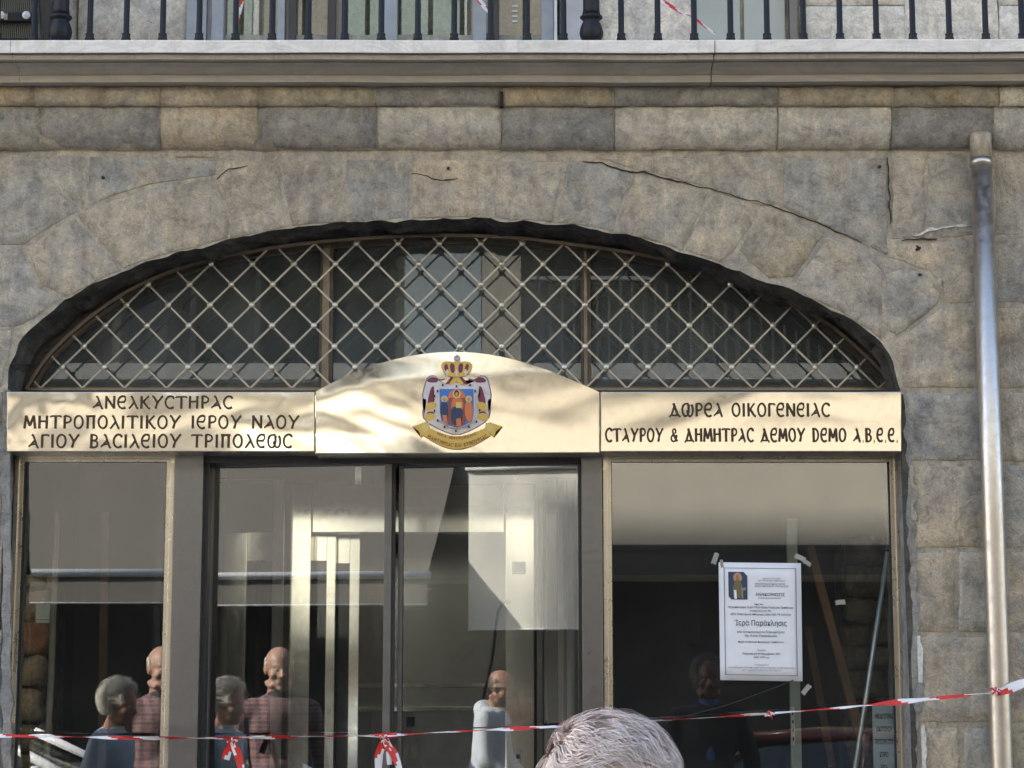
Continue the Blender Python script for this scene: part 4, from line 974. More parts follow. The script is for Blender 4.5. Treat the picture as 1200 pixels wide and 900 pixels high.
jb = tag(empty('junction_box', (0, 0, 0)), 'small cream plastic box fixed beside the rubble pier behind the left window', 'junction box'); pbox('casing', 42, 708, 58, 730, .46, .04, M['plastic'], jb, .004); pbox('lid_line', 42, 726, 58, 726.6, .459, .002, M['rubber'], jb)
M['board'] = simple('dark red brown timber', (.11, .055, .035), .7, var=.3)
def plank(a, b, Y0, Y1, w_, t_, m, lab, name='wooden_plank', cat='plank'):
    A = at(a[0], a[1], Y0); Bv = at(b[0], b[1], Y1); A2 = A+(A-Bv)*0; d = (Bv-A); L = d.length; d.normalize()
    bm = bmesh.new(); box(bm, -w_/2, w_/2, -t_/2, t_/2, -L, 0, .002); o = objbm(name, bm, m)
    zax = -d; xax = Vector((1, 0, 0)); yax = zax.cross(xax).normalized(); xax = yax.cross(zax)
    o.matrix_world = Matrix.Translation(A) @ Matrix((xax, yax, zax)).transposed().to_4x4(); return tag(o, lab, cat)
plank((124, 600), (117, 1090), 1.0, .9, .035, .03, M['board'], 'narrow dark red timber upright behind the left window')
plank((949, 641), (1010, 870), .75, .62, .034, .03, M['wood'], 'orange pine plank leaning behind the notice window')
plank((946, 735), (975, 900), .95, .8, .03, .025, M['board'], 'dark brown board leaning left of the orange plank')
pl = tag(empty('metal_upright', (0, 0, 0)), 'pale grey metal upright standing behind the notice at its right edge', 'post'); a = at(922, 608, .6); b = at(934, 608, .6)
bx('profile', a.x, b.x, .6, .63, .12, a.z, simple('pale grey profile', (.36, .38, .34), .5), pl, .003); q = at(929, 845, .598)
bx('lock_plate', q.x-.008, q.x+.008, .594, .5985, q.z-.10, q.z+.06, M['zinc'], pl)
for k in range(4): bx('keyhole', q.x-.003, q.x+.003, .592, .5935, q.z-.08+k*.035, q.z-.066+k*.035, M['rubber'], pl)
bm = bmesh.new(); tube(bm, [at(1041, 643, .24), at(1001, 910, .34), at(985, 1020, .38)], .010, 12); tp_ = tag(empty('metal_tube', (0, 0, 0)), 'long galvanised metal tube leaning diagonally behind the right window', 'tube'); objbm('tube', bm, M['zinc'], tp_, True)
bm = bmesh.new(); tube(bm, [at(1041.6, 638, .238), at(1040.6, 646, .242)], .0115, 12); objbm('end_cap', bm, M['rubber'], tp_, True)
n2 = tag(empty('paper_notice', (0, 0, 0)), 'shade-greyed white paper notice in the lower right corner behind the right window', 'notice'); pbox('sheet', 1022, 826, 1050, 960, .20, .001, simple('shaded paper', (.42, .46, .50), .7), n2)  # white-ish sheet with its shade put into the grey colour
for k, (t_, wd) in enumerate((('ΑΝΕΛΚΥΣΤΗΡΑΣ', 22), ('ΕΙΔΟΠΟΙΗΣΗ', 18), ('ΠΡΟΣΟΧΗ ΣΤΟ', 21), ('ΚΤΙΡΙΟ', 10), ('ΕΡΓΑ', 8))):
    ntext(t_, 0, 0, .026, M['ink'], n2, width=wd/1.0, P=lambda u, v, k=k: at(1036, 842+k*15, .199), off=.0008, W=1/300*1.0, bold=.0006)
# ------------------------------------------------------------------ the street opposite (seen in the glass and the polished steel)
OY = -14.0
M['cream'] = simple('cream rendered wall', (.41, .38, .315), .85, var=.06, scale=2)
M['slab'] = simple('painted concrete slab', (.42, .42, .40), .8)
M['awn_brown'] = simple('taupe awning canvas', (.105, .097, .085), .85, var=.06)
M['awn_white'] = simple('pale awning canvas', (.66, .64, .56), .8, var=.05)
M['pale_blue'] = simple('pale blue painted panel', (.36, .42, .45), .6, var=.05)
M['shop_dark'] = simple('dark shopfront', (.03, .03, .032), .5)
opp = tag(empty('apartment_block', (0, 0, 0)), 'cream rendered block across the street with recessed balconies and dark shopfronts', 'building')
def ob(name, x0, x1, y0, y1, z0, z1, m, par=opp, bev=0): return bx(name, x0, x1, y0, y1, z0, z1, M[m] if isinstance(m, str) else m, par, bev)
ob('wall', -20, 20, OY-8, OY-1.6, 0, 12.4, 'cream')
ob('ground_floor_wall', -20, 20, OY-1.59, OY, 2.75, 4.92, 'cream')
for a, b in ((-20,-12),(-6.6,-6.2),(-2.2,-1.9),(-.3,.0),(5.2,5.6),(10,10.4),(16,20)): ob('pier', a, b, OY-1.59, OY, .12, 2.749, 'cream')
ob('shop_void', -20, 20, OY-1.595, OY-1.3, .12, 2.745, 'shop_dark')
ob('slab', -20, 20, OY-1.59, OY+.26, 4.921, 5.10, 'slab')
for a, b, m_ in ((-20,-12,'cream'),(-1.22,-.35,'pale_blue'),(-.34,.10,'cream'),(5.3,8,'cream'),(15,20,'cream')): ob('wall_panel', a, b, OY-1.59, OY-.2, 5.101, 7.3, m_)
for k, (a, b) in enumerate(((-11.6,-8.2),(-7.8,-4.9),(-4.6,-1.5),(.5,4.9),(8.4,14.6))):
    wn = empty('window', (0,0,0), opp); ob('pane', a, b, OY-1.58, OY-1.55, 5.2, 7.1, 'dark_glass', wn); ob('lining', a-.1, b+.1, OY-1.589, OY-1.575, 5.11, 7.29, simple('dark green grey shutter', (.07, .085, .085), .6), wn)
    for j in range(1, 4): ob('mullion', a+(b-a)*j/4-.03, a+(b-a)*j/4+.03, OY-1.549, OY-1.5, 5.2, 7.1, 'leaf_frame', wn)
ob('slab', -20, 20, OY-1.59, OY+.3, 7.301, 7.5, 'slab')
ob('wall_panel', -20, 20, OY-1.59, OY-.05, 7.501, 12.4, 'cream'); ob('roof', -20.2, 20.2, OY-8.2, OY+.3, 12.401, 12.6, 'slab')
for a in (-9.5,-6.9,-4.3,-1.9,.6,3.2,5.9,8.6):
    wn = empty('window', (0,0,0), opp); ob('shutter', a, a+1.3, OY-.049, OY-.01, 8.5, 10.3, simple('pale green shutter', (.40, .50, .44), .7), wn); ob('frame', a-.08, a+1.38, OY-.0495, OY-.02, 8.42, 10.38, 'white_paint', wn)
    ob('sill', a-.12, a+1.42, OY-.049, OY+.08, 8.36, 8.42, 'slab', wn)
rl = tag(empty('balcony_railing', (0, 0, 0)), 'pale straight balcony railing on the first floor slab across the street', 'railing')
br = bx('baluster', -.012, .012, OY+.18, OY+.21, 5.10, 6.05, M['leaf_frame'], rl); br.location.x = .3
for k in range(1, 44): copy_obj(br, rl, (.3+k*.13, 0, 0))
bx('handrail', .2, 6.0, OY+.16, OY+.22, 6.051, 6.09, M['zinc'], rl)
def awning(name, x0, x1, zw, zf_, out, val, m, lab, bar='zinc'):
    e = tag(empty(name, (0, 0, 0)), lab, 'awning'); bm = bmesh.new(); n = 24
    A = [(x0+(x1-x0)*i/n) for i in range(n+1)]
    rows = [[bm.verts.new((x, OY+out*t, zw+(zf_-zw)*t-.05*math.sin(t*3.14)*(.6+.4*math.sin(x*5)))) for x in A] for t in (0, .25, .5, .75, 1)]
    for a, b in zip(rows, rows[1:]):
        for i in range(n): bm.faces.new((a[i], a[i+1], b[i+1], b[i]))
    objbm('canvas', bm, m, e, True)
    bm = bmesh.new(); lo_r = [bm.verts.new((x, OY+out+.01*math.sin(x*11), zf_-val+.01*math.sin(x*7))) for x in A]; hi_r = [bm.verts.new((x, OY+out, zf_-.05)) for x in A]
    for i in range(n): bm.faces.new((lo_r[i], lo_r[i+1], hi_r[i+1], hi_r[i]))
    objbm('valance', bm, m, e, True)
    bm = bmesh.new(); tube(bm, [(x0-.03, OY+out+.02, zf_-.02), (x1+.03, OY+out+.02, zf_-.02)], .042, 10); objbm('front_bar', bm, M['white_paint'], e, True)
    bm = bmesh.new(); tube(bm, [(x0, OY+out+.02, zf_-val+.006), (x1, OY+out+.02, zf_-val+.006)], .011, 6); objbm('hem_bar', bm, M['white_paint'], e, True)
    for x in (x0+.3, x1-.3):
        bm = bmesh.new(); tube(bm, [(x, OY+.02, zf_-.1), (x, OY+out*.5, zf_-.16), (x, OY+out-.02, zf_-.04)], .02, 6); objbm('arm', bm, M['zinc'], e, True)
DN = Vector((-math.sin(R(DOOR_YAW)), math.cos(R(DOOR_YAW)), 0)); DN = Vector((math.sin(R(-DOOR_YAW)), math.cos(R(DOOR_YAW)), 0))
def behind(px, D, right=True):      # where a thing stands that the turned door leaf shows at that pixel column
    V = Vector(((px-600)/F*D, CAMY+D, 0)); P0 = Vector((-.09 if right else -.83, WY+.085, 0)); q = V-2*(V-P0).dot(DN)*DN; return q.x, q.y
AW1 = behind(495, 21)[0]; AW2 = behind(538, 21.3)[0]
awning('awning', -10.5, AW1, 4.15, 2.72, 1.5, .33, M['awn_brown'], 'taupe shop awning with white front bar reflected in the left window')
awning('awning', AW2, AW2+1.75, 4.3, 3.9, .9, 1.75, M['awn_white'], 'pale canvas awning with a long drop reflected in the right sliding door')
ob('fascia', .95, 9.9, OY+.001, OY+.06, 2.76, 3.08, 'shop_dark'); ob('fascia_trim', .95, 9.9, OY+.061, OY+.08, 3.02, 3.08, 'shop_dark')
for nm, a, b, y0, y1, h_, m_, lab in (('corner_house', -60, -24, OY-12, OY-1, 9, 'ashlar', 'pale stone corner house at the left end of the street opposite'), ('corner_house', 24, 60, OY-12, OY-1, 10, 'cream', 'cream corner house at the right end of the street opposite')):
    e = tag(empty(nm, (0,0,0)), lab, 'building'); bx('wall', a, b, y0, y1, 0, h_, M[m_], e); bx('roof', a-.3, b+.3, y0-.3, y1+.3, h_+.001, h_+.25, M['slab'], e)

# ------------------------------------------------------------------ people
def capsule(bm, a, b, ra, rb, fl=(1, 1, 1), n=14):
    a = Vector(a); b = Vector(b); t = (b-a)
    L = max(t.length, 1e-5); t /= L; u = t.cross(Vector((0, 1, 0)) if abs(t.y) < .9 else Vector((1, 0, 0))).normalized(); v = t.cross(u)
    prof = [(-ra*math.cos(k*math.pi/10), ra*math.sin(k*math.pi/10)) for k in range(1, 6)]+[(L+rb*math.sin(k*math.pi/10), rb*math.cos(k*math.pi/10)) for k in range(0, 5)]
    rings = []
    for s_, r in prof: rings.append([bm.verts.new(a+t*s_+Vector([(u*math.cos(j*2*math.pi/n)+v*math.sin(j*2*math.pi/n))[i]*r*fl[i] for i in range(3)])) for j in range(n)])
    for p, q in zip(rings, rings[1:]):
        for j in range(n): bm.faces.new((p[j], p[(j+1) % n], q[(j+1) % n], q[j]))
    bm.faces.new(rings[0][::-1]); bm.faces.new(rings[-1])
def ell(bm, c, r, rot=None):
    g = bmesh.ops.create_icosphere(bm, subdivisions=3, radius=1)['verts']
    for v in g:
        q = Vector((v.co.x*r[0], v.co.y*r[1], v.co.z*r[2])); v.co = (rot @ q if rot else q)+Vector(c)
def fuse(name, bm, voxel, m, parent, smooth=6, M4=None, wr=0.0):
    """join the laid-out volumes into ONE continuous skin"""
    if M4: bmesh.ops.transform(bm, matrix=M4, verts=bm.verts)
    bmesh.ops.recalc_face_normals(bm, faces=bm.faces)
    me = bpy.data.meshes.new(name); bm.to_mesh(me); bm.free(); o = bpy.data.objects.new(name, me); C.objects.link(o)
    md = o.modifiers.new('r', 'REMESH'); md.mode = 'VOXEL'; md.voxel_size = voxel; md.use_smooth_shade = True
    ms = o.modifiers.new('s', 'SMOOTH'); ms.factor = .5; ms.iterations = smooth
    dg = bpy.context.evaluated_depsgraph_get(); dg.update(); nm = bpy.data.meshes.new_from_object(o.evaluated_get(dg))
    o.modifiers.clear(); o.data = nm; nm.materials.clear(); nm.materials.append(m); bpy.data.meshes.remove(me)
    if wr:
        for v in nm.vertices:
            c = v.co; k = mnoise.noise(Vector((c.x*16, c.y*16, c.z*7)))*wr+mnoise.noise(Vector((c.x*40, c.y*40, c.z*22)))*wr*.35; v.co = c+v.normal*k
    for p in nm.polygons: p.use_smooth = True
    o.parent = parent; return o
def skin(name, c):
    t = NT(name); p = t.obj(); n1 = t.noise(p, 30, 5)
    col = t.mix(t.ramp(n1, [(.3, 0.0), (.75, 1.0)]), c, (c[0]*.85, c[1]*.62, c[2]*.58))
    return t.bsdf(col, .5, 0, t.bump(t.noise(p, 220, 4), .25, .001), .45, **{'Subsurface Weight': .12, 'Subsurface Radius': (.02, .008, .004)})
def head_volumes(bm, fat=1.0):
    ell(bm, (-.014, 0, .035), (.099, .077, .090)); ell(bm, (.022, 0, -.02), (.066, .062, .085)); ell(bm, (.030, 0, -.075), (.050, .050*fat, .038)); ell(bm, (.066, 0, -.098), (.020, .024, .018))
    capsule(bm, (.082, 0, .016), (.106, 0, -.030), .007, .012); ell(bm, (.096, .010, -.034), (.010, .008, .008)); ell(bm, (.096, -.010, -.034), (.010, .008, .008))
    for s_ in (1, -1):
        capsule(bm, (.083, .012*s_, .024), (.068, .045*s_, .024), .009, .008); ell(bm, (.055, .046*s_, -.028), (.026, .020, .022))
        ell(bm, (-.006, .077*s_, -.008), (.015, .007, .028)); ell(bm, (-.013, .081*s_, .002), (.008, .008, .018)); capsule(bm, (-.02, .06*s_, -.075), (.045, .05*s_, -.088), .018, .016)
    capsule(bm, (.082, -.020, -.060), (.082, .020, -.060), .007, .007); capsule(bm, (.080, -.018, -.070), (.080, .018, -.070), .007, .007)
def make_person(label, pos, face, height, skin_c, look, top, legs_m, hair=None, hood=False, arms=None, lean=4, fat=1.0, voxel=.0088, shirt=None):
    """pos: feet; face: heading in degrees (0 = +x); look = (pitch down, turn); arms: list of (elbow, wrist) for left and right in body space"""
    root = tag(empty('person', (pos[0], pos[1], 0)), label, 'person'); root.rotation_euler.z = R(face); k = height/1.755
    body = empty('tmp', (0, 0, 0)); bpy.data.objects.remove(body)
    LN = Matrix.Translation((0, 0, .98)) @ Matrix.Rotation(R(lean), 4, 'Y') @ Matrix.Translation((0, 0, -.98))
    hc = LN @ Vector((.015, 0, 1.635)); HM = Matrix.Translation(hc) @ Matrix.Rotation(R(look[1]), 4, 'Z') @ Matrix.Rotation(R(look[0]), 4, 'Y')
    arms = arms or [((-.03, .27, 1.14), (.08, .25, .90)), ((-.03, -.27, 1.14), (.08, -.25, .90))]
    def torso(bm, e, hips=True):
        capsule(bm, (0, 0, 1.00), (.0, 0, 1.16), .135*fat+e, .135*fat+e, (.78, 1.0, 1)); capsule(bm, (0, 0, 1.16), (.0, 0, 1.34), .135*fat+e, .150+e, (.80, 1.08, 1))
        capsule(bm, (-.01, -.14, 1.40), (-.01, .14, 1.40), .065+e, .065+e); ell(bm, (-.035, 0, 1.38), (.085+e, .15+e, .11+e)); ell(bm, (.05*fat, 0, 1.08), (.09*fat+e, .12*fat+e, .12))
    def armv(bm, e, to=1.0):
        for s_, (el, wr) in zip((1, -1), arms):
            sh_ = Vector((-.01, .185*s_, 1.405)); capsule(bm, sh_, el, .053+e, .043+e); w2 = Vector(el).lerp(Vector(wr), to); capsule(bm, el, w2, .043+e, .029+e+.004*(1-to))
    def up_(bm): bmesh.ops.transform(bm, matrix=LN, verts=bm.verts)
    SC = Matrix.Scale(k, 4)
    bm = bmesh.new(); torso(bm, 0); armv(bm, 0)
    for s_, (el, wr) in zip((1, -1), arms):     # hands: palm, four curled fingers, thumb
        wr = Vector(wr); d = (wr-Vector(el)).normalized(); pr_ = wr+d*.055; side = Vector((0, 0, 1)).cross(d); side = side.normalized() if side.length > .2 else Vector((1, 0, 0))
        fw = d.cross(side).normalized(); capsule(bm, wr+d*.01, pr_, .026, .030); side_f = side
        for j, (o_, ln) in enumerate(((-.030, .062), (-.010, .075), (.010, .070), (.029, .055))):
            b0 = pr_+side_f*o_+d*.018; b1 = b0+d*ln*.55+fw*.004; b2 = b1+d*ln*.3+fw*ln*.4*(1 if s_ > 0 else -1)*.7; capsule(bm, b0, b1, .0092, .0085); capsule(bm, b1, b2, .0085, .0075)
        capsule(bm, wr+d*.025-side_f*.02, wr+d*.055-side_f*.048, .012, .010); capsule(bm, wr+d*.055-side_f*.048, wr+d*.082-side_f*.052, .010, .0085)
    up_(bm)
    capsule(bm, LN @ Vector((-.03, 0, 1.43)), hc+Vector((-.02, 0, -.07)), .062, .056)
    hb = bmesh.new(); head_volumes(hb, fat); bmesh.ops.transform(hb, matrix=HM, verts=hb.verts); tmp = bpy.data.meshes.new('t'); hb.to_mesh(tmp); hb.free(); bm.from_mesh(tmp); bpy.data.meshes.remove(tmp)
    for s_ in (1, -1):
        capsule(bm, (0, .09*s_, .96), (.01, .10*s_, .52), .088, .056); capsule(bm, (.01, .10*s_, .52), (-.01, .10*s_, .09), .058, .036); capsule(bm, (-.03, .10*s_, .045), (.15, .12*s_, .03), .036, .028, (1, 1, .9))
    body = fuse('body', bm, voxel, skin(label[:12]+' skin', skin_c), root, 3, SC)
    # eyes and brows
    for s_ in (1, -1):
        bm = bmesh.new(); ell(bm, (.0745, .030*s_, .003), (.0095, .0115, .0055)); bmesh.ops.transform(bm, matrix=SC @ HM, verts=bm.verts); e = objbm('eye', bm, M['eye'], root, True)
        bm = bmesh.new(); ell(bm, (.0832, .030*s_, .003), (.0020, .0052, .0045)); bmesh.ops.transform(bm, matrix=SC @ HM, verts=bm.verts); objbm('iris', bm, M['rubber'], e, True)
    # clothes
    bm = bmesh.new(); torso(bm, .016); armv(bm, .014, .94)
    if hood: ell(bm, (-.085, 0, 1.46), (.075, .11, .075)); capsule(bm, (-.02, -.10, 1.44), (-.02, .10, 1.44), .052, .052)
    else:
        for s_ in (1, -1): capsule(bm, (-.06, .055*s_, 1.475), (.045, .05*s_, 1.43), .020, .016)
    up_(bm); fuse('top', bm, voxel*1.6, top, root, 5, SC, .0045)
    if shirt:
        bm = bmesh.new(); capsule(bm, (-.012, 0, 1.42), (.0, 0, 1.485), .078, .062); capsule(bm, (.075, 0, 1.15), (.072, 0, 1.42), .055, .035, (1.12, .8, 1)); up_(bm); fuse('shirt', bm, voxel*1.3, shirt, root, 3, SC)
    bm = bmesh.new(); capsule(bm, (0, 0, .98), (0, 0, 1.05), .145*fat, .140*fat, (.82, 1.05, 1))
    for s_ in (1, -1): capsule(bm, (0, .09*s_, .95), (.01, .10*s_, .52), .105, .076); capsule(bm, (.01, .10*s_, .52), (-.015, .10*s_, .11), .076, .062)
    fuse('trousers', bm, .018, legs_m, root, 3, SC, .004)
    for s_ in (1, -1):
        bm = bmesh.new(); capsule(bm, (-.035, .10*s_, .05), (.16, .12*s_, .035), .046, .036, (1, 1.05, .95)); fuse('shoe', bm, .011, M['rubber'], root, 2, SC)
    if hair: hair(root, SC @ HM)
    return root
M['eye'] = simple('eye white', (.6, .56, .52), .2)
def hair_mat(name, c, c2):
    t = NT(name); n1 = t.noise(t.obj(), 55, 4); n2 = t.noise(t.obj(), 300, 2)
    col = t.mix(t.ramp(n1, [(.35, 0.0), (.65, 1.0)]), c, c2); col = t.mix(t.ramp(n2, [(.3, .35), (.6, 0.0)]), col, tuple(v*.5 for v in c))
    return t.bsdf(col, .42, 0, None, .6)
def strands(root, Mx, m, n, length, width, region, flow, curl=.006, lift=.004, seg=7, rnd=None):
    """locks of hair laid over the skull: each is a tapered ribbon following the flow"""
    rnd = rnd or random.Random(5); bm = bmesh.new(); cc = Vector((-.014, 0, .035)); rr = Vector((.1015, .0795, .0925))
    def surf(d, h): d = d.normalized(); return cc+Vector((d.x*(rr.x+h), d.y*(rr.y+h), d.z*(rr.z+h)))
    made = 0; tries = 0
    while made < n and tries < n*12:
        tries += 1; d = Vector((rnd.gauss(0, 1), rnd.gauss(0, 1), rnd.gauss(0, 1))).normalized(); dens = region(d)
        if rnd.random() > dens: continue
        made += 1; L = length*rnd.uniform(.6, 1.2); ph = mnoise.noise(d*3)*6+rnd.uniform(-.25, .25); lf = lift*rnd.uniform(.2, 1.6); prev = None
        for i in range(seg+1):
            t = i/seg; f = flow(d); f = (f-d*f.dot(d)); f = f.normalized() if f.length > 1e-3 else Vector((1, 0, 0)); sd2 = d.cross(f)
            h = .001+lf*math.sin(min(1, t*1.2)*math.pi*.5)+.0025*mnoise.noise(d*9+Vector((ph, 0, 0)))
            p = surf(d, h)+sd2*curl*math.sin(t*4.2+ph)*t; wd = width*(1-.8*t*t)*.5; ax = (sd2*math.cos(ph*.3)+d*math.sin(ph*.3)*.5)
            row = (bm.verts.new(p+ax*wd), bm.verts.new(p-ax*wd))
            if prev: bm.faces.new((prev[0], row[0], row[1], prev[1]))
            prev = row; d = (d+f*(L/seg)/.09+sd2*.10*math.sin(t*5+ph)*curl/.006*.6).normalized()
    bmesh.ops.transform(bm, matrix=Mx, verts=bm.verts); o = objbm('hair', bm, m, root, True, False); o['kind'] = 'stuff'; return o
def cap_volume(root, Mx, m, pts, vox=.008):
    bm = bmesh.new()
    for c, r in pts: ell(bm, c, r)
    o = fuse('hair', bm, vox, m, root, 3, Mx, .004); return o
denim = simple('dark denim', (.03, .04, .07), .9); greyt = simple('grey trousers', (.09, .09, .095), .9)
def plaid():
    t = NT('faded plaid flannel'); p = t.obj()
    def bands(ax, sc_, lo_, hi_): return t.ramp(t.n('ShaderNodeTexWave', {'Vector': p, 'Scale': sc_, 'Distortion': .6, 'Detail': 1}, wave_type='BANDS', bands_direction=ax).outputs[0], [(lo_, 0.0), (hi_, 1.0)])
    c = t.mix(t.math('MULTIPLY', bands('Z', 6.5, .35, .8), .5), (.24, .125, .11), (.07, .06, .09)); c = t.mix(t.math('MULTIPLY', bands('Y', 6.5, .35, .8), .6), c, (.06, .05, .08))
    c = t.mix(t.math('MULTIPLY', bands('Z', 13, .7, .95), .35), c, (.36, .26, .22)); return t.bsdf(c, .9, 0, t.bump(t.noise(p, 90, 4), .3, .002))
def bald_sides(m, dens=.9):
    return lambda root, Mx: strands(root, Mx, m, 1100, .018, .0028, lambda d: dens if (d.z < .35 and d.x < .25 and d.z > -.75 and abs(d.y)+max(0, -d.x) > .45) else .0, lambda d: Vector((-.3, 0, -1)), .002, .001, 4)
grey_h = hair_mat('silver grey hair', (.55, .53, .52), (.36, .34, .33)); dark_h = hair_mat('dark cropped hair', (.03, .025, .02), (.05, .04, .03)); sil2 = hair_mat('yellowish grey hair', (.80, .76, .66), (.55, .52, .46))
def full_grey(m, n=3600, L=.055):
    return lambda root, Mx: (strands(root, Mx, m, n, L, .0035, lambda d: 1.0 if (d.x < .55 and d.z > -.75 and not (d.x > .15 and d.z < .2)) else 0, lambda d: Vector((-.8+mnoise.noise(d*3), mnoise.noise(d*4), -.9)), .010, .030, 7), )
def virt(px, D, rotated=False): x = (px-(125 if rotated else 0)-600)/F*D; return x, -(D-8.13)+.0
x, y = virt(184, 11.4); make_person('bald man in a faded plaid shirt reflected in the left window', (x, y), 62, 1.80, (.38, .25, .185), (4, 0), plaid(), denim, bald_sides(sil2, .5), shirt=simple('black undershirt', (.02, .02, .022), .9))
x, y = virt(122, 10.9); make_person('grey haired man in a light blue jacket reflected at the lower left', (x, y), 12, 1.60, (.40, .23, .16), (10, 6), simple('light blue grey jacket', (.42, .52, .64), .8, var=.15), greyt, full_grey(sil2), shirt=simple('white collar shirt', (.7, .7, .7), .8), lean=7)
x, y = behind(569, 14.4); make_person('bald bearded man in a pale grey hoodie looking down, reflected in the right door', (x, y), 8, 1.69, (.26, .145, .095), (24, 6), simple('pale grey blue fleece', (.42, .46, .50), .9, var=.12), denim,
    lambda root, Mx: (strands(root, Mx, dark_h, 900, .012, .003, lambda d: .9 if (d.z < .3 and d.x < .1 and abs(d.y) > .4) else 0, lambda d: Vector((-.3, 0, -1)), .001, .0005, 4), cap_volume(root, Mx, dark_h, [((.050, 0, -.088), (.040, .047, .030)), ((.072, 0, -.098), (.022, .026, .022))], .006)),
    hood=True, arms=[((.06, .25, 1.13), (.28, .14, 1.02)), ((.05, -.25, 1.13), (.28, -.12, 1.00))], lean=9)
x, y = virt(830, 12.5); make_person('man in a dark jacket over a blue shirt reflected faintly below the notice', (x, y), 90, 1.74, (.10, .06, .045), (2, 0), simple('dark navy jacket', (.010, .012, .02), .85), greyt, full_grey(dark_h, 1800, .03), shirt=simple('royal blue shirt', (.05, .14, .40), .8))
# the grey haired man whose head rises into the foreground
fd = 2.85; fx = (719-600)/F*fd+.035; fh = 1.545
def wavy(root, Mx):
    rn = random.Random(3)
    def reg(d):
        if d.x > .80 and d.z < .42: return 0
        if d.x > .50 and d.z < .15: return .02
        return 1.0 if d.z > -.55 else 0
    def fl(d): return Vector((-.85+1.3*mnoise.noise(d*2.2), .7*mnoise.noise(d*2.6+Vector((9, 0, 0))), -.45+.5*mnoise.noise(d*2.4+Vector((0, 5, 0)))))
    bm = bmesh.new(); ell(bm, (-.022, 0, .040), (.097, .0800, .0915)); bmesh.ops.transform(bm, matrix=Mx, verts=bm.verts); objbm('hair_base', bm, fg_base, root, True)
    strands(root, Mx, fg_base, 4200, .050, .0040, reg, fl, .003, .007, 8, rn); strands(root, Mx, fg_hair, 7500, .055, .0016, reg, fl, .004, .011, 9, rn)
fg_hair = hair_mat('bright silver hair', (.74, .68, .65), (.50, .42, .40)); fg_base = hair_mat('under layer of grey hair', (.56, .38, .33), (.62, .52, .49))
make_person('silver haired man in the foreground seen from behind, only the top of his head showing', (fx, CAMY+fd), 172, fh, (.55, .26, .19), (6, 0), simple('taupe overcoat', (.12, .11, .10), .9), greyt, wavy)

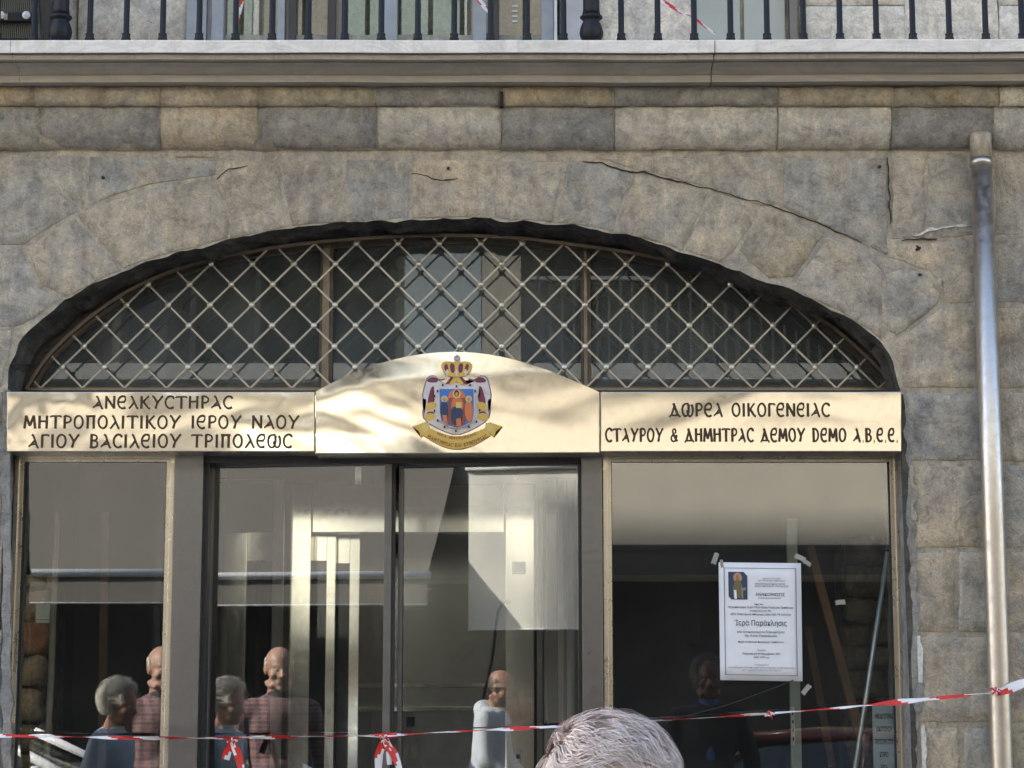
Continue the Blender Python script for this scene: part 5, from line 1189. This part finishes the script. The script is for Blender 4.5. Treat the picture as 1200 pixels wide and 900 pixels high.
# ------------------------------------------------------------------ parked cars (reflected)
def make_car(label, pos, rz, paint, Lh=1.95, roof=1.38):
    c = tag(empty('parked_car', (pos[0], pos[1], 0)), label, 'car'); c.rotation_euler.z = R(rz); hw = .84
    st = [(-Lh,.62,.40,.74),(-Lh+.12,.74,.28,.86),(-Lh+.55,.82,.24,.93),(-.6,.84,.22,.93),(.4,.84,.22,.91),(1.0,.83,.24,.89),(Lh-.45,.80,.26,.82),(Lh-.12,.70,.30,.68),(Lh,.58,.36,.58)]
    bm = bmesh.new(); prev = None
    for x, w_, z0, z1 in st:
        sec = [(0, z0), (w_*.8, z0), (w_*.97, z0+.1), (w_, (z0+z1)/2), (w_*.96, z1-.06), (w_*.86, z1), (w_*.4, z1+.02), (0, z1+.025)]
        row = [bm.verts.new((x, y_, z_)) for y_, z_ in sec]+[bm.verts.new((x, -y_, z_)) for y_, z_ in sec[-2:0:-1]]
        if prev:
            for i in range(len(row)): bm.faces.new((prev[i], prev[(i+1) % len(row)], row[(i+1) % len(row)], row[i]))
        else: bm.faces.new(row)
        prev = row
    bm.faces.new(prev[::-1]); bmesh.ops.subdivide_edges(bm, edges=list(bm.edges), cuts=1, smooth=.6, use_grid_fill=True); body = objbm('body', bm, paint, c, True)
    gh = [(-Lh+.18,.70,.90),(-Lh+.62,.62,roof-.05),(-.55,.60,roof),(.10,.60,roof-.02),(.42,.62,roof-.10),(1.12,.74,.91)]
    bm = bmesh.new(); prev = None
    for x, w_, z1 in gh:
        zb_ = .88; row = [bm.verts.new((x, s_*y_, z_)) for s_, y_, z_ in ((1,.77,zb_),(1,w_+.03,max(zb_+.01, z1-.05)),(1,w_-.06,z1),(1,w_*.4,z1+.015),(-1,w_*.4,z1+.015),(-1,w_-.06,z1),(-1,w_+.03,max(zb_+.01, z1-.05)),(-1,.77,zb_))]
        if prev:
            for i in range(7): bm.faces.new((prev[i], prev[i+1], row[i+1], row[i]))
        else: bm.faces.new(row)
        prev = row
    bm.faces.new(prev[::-1]); objbm('glazing', bm, M['car_dark'], c, True)
    bm = bmesh.new(); prev = None
    for x, w_, z1 in gh[1:5]:
        row = [bm.verts.new((x, y_, z_+.012)) for y_, z_ in ((w_+.035,z1-.06),(w_-.05,z1),(w_*.4,z1+.017),(-w_*.4,z1+.017),(-w_+.05,z1),(-w_-.035,z1-.06))]
        if prev:
            for i in range(5): bm.faces.new((prev[i], prev[i+1], row[i+1], row[i]))
        prev = row
    bmesh.ops.solidify(bm, geom=list(bm.faces), thickness=.01); objbm('roof', bm, paint, c, True)
    for s_ in (1, -1):
        bm = bmesh.new(); tube(bm, [(.42, s_*.64, roof-.10), (1.12, s_*.77, .90)], .035, 8); objbm('pillar', bm, paint, c, True)
        bm = bmesh.new(); tube(bm, [(-.5, s_*.625, roof-.03), (-.55, s_*.79, .90)], .03, 8); objbm('pillar', bm, paint, c, True)
        bm = bmesh.new(); tube(bm, [(-Lh+.62, s_*.64, roof-.07), (-Lh+.2, s_*.74, .9)], .06, 8); objbm('pillar', bm, paint, c, True)
        bm = bmesh.new(); ell(bm, (.80, s_*.93, .98), (.06, .10, .07)); objbm('mirror', bm, paint, c, True)
        bm = bmesh.new(); ell(bm, (Lh-.16, s_*.56, .64), (.13, .15, .07)); objbm('headlight', bm, M['white_paint'], c, True)
        bm = bmesh.new(); ell(bm, (-Lh+.10, s_*.66, .76), (.07, .08, .10)); objbm('tail_light', bm, M['tape_red'], c, True)
        for x in (-1.2, 1.25):
            bm = bmesh.new(); lathe(bm, [(.20,-.1),(.29,-.1),(.315,-.07),(.315,.07),(.29,.1),(.20,.1)], (0,0,0), 28); bmesh.ops.rotate(bm, verts=bm.verts, matrix=Matrix.Rotation(R(90), 3, 'X')); wl = objbm('wheel', bm, M['rubber'], c, True); wl.location = (x, s_*.76, .315)
            bm = bmesh.new(); lathe(bm, [(.04,-.105),(.19,-.105),(.20,-.09),(.20,.09),(.19,.105),(.04,.105)], (0,0,0), 20); bmesh.ops.rotate(bm, verts=bm.verts, matrix=Matrix.Rotation(R(90), 3, 'X')); objbm('rim', bm, M['zinc'], wl, True)
    return c
M['car_dark'] = NT('dark car windows').bsdf((.02, .024, .026), .05, 0, None, .6)
pw = NT('white car paint').bsdf((.75, .76, .77), .3, 0, None, .5, **{'Coat Weight': .8}); pm = NT('maroon car paint').bsdf((.045, .012, .011), .3, 0, None, .5, **{'Coat Weight': .8})
make_car('small white hatchback parked in the street, reflected at the foot of the left door', (-4.0, -6.6), 0, pw, 1.95, 1.34)
make_car('dark red hatchback parked in the street, reflected at the foot of the right window', (2.95, -6.7), 0, pm, 1.95, 1.26)

# ------------------------------------------------------------------ put every Empty at the base of its thing
bpy.context.view_layer.update()
def tree(o): return [o]+[d for c in o.children for d in tree(c)]
for o in [o for o in C.objects if o.parent is None and o.type == 'EMPTY' and o.rotation_euler.z == 0 and o.location.length < 1e-6]:
    P = [d.matrix_world @ Vector(c) for d in tree(o) if d.type in ('MESH', 'FONT') for c in d.bound_box]
    if not P: continue
    base = Vector(((min(p.x for p in P)+max(p.x for p in P))/2, (min(p.y for p in P)+max(p.y for p in P))/2, min(p.z for p in P)))
    o.location = base
    for c in o.children: c.location -= base
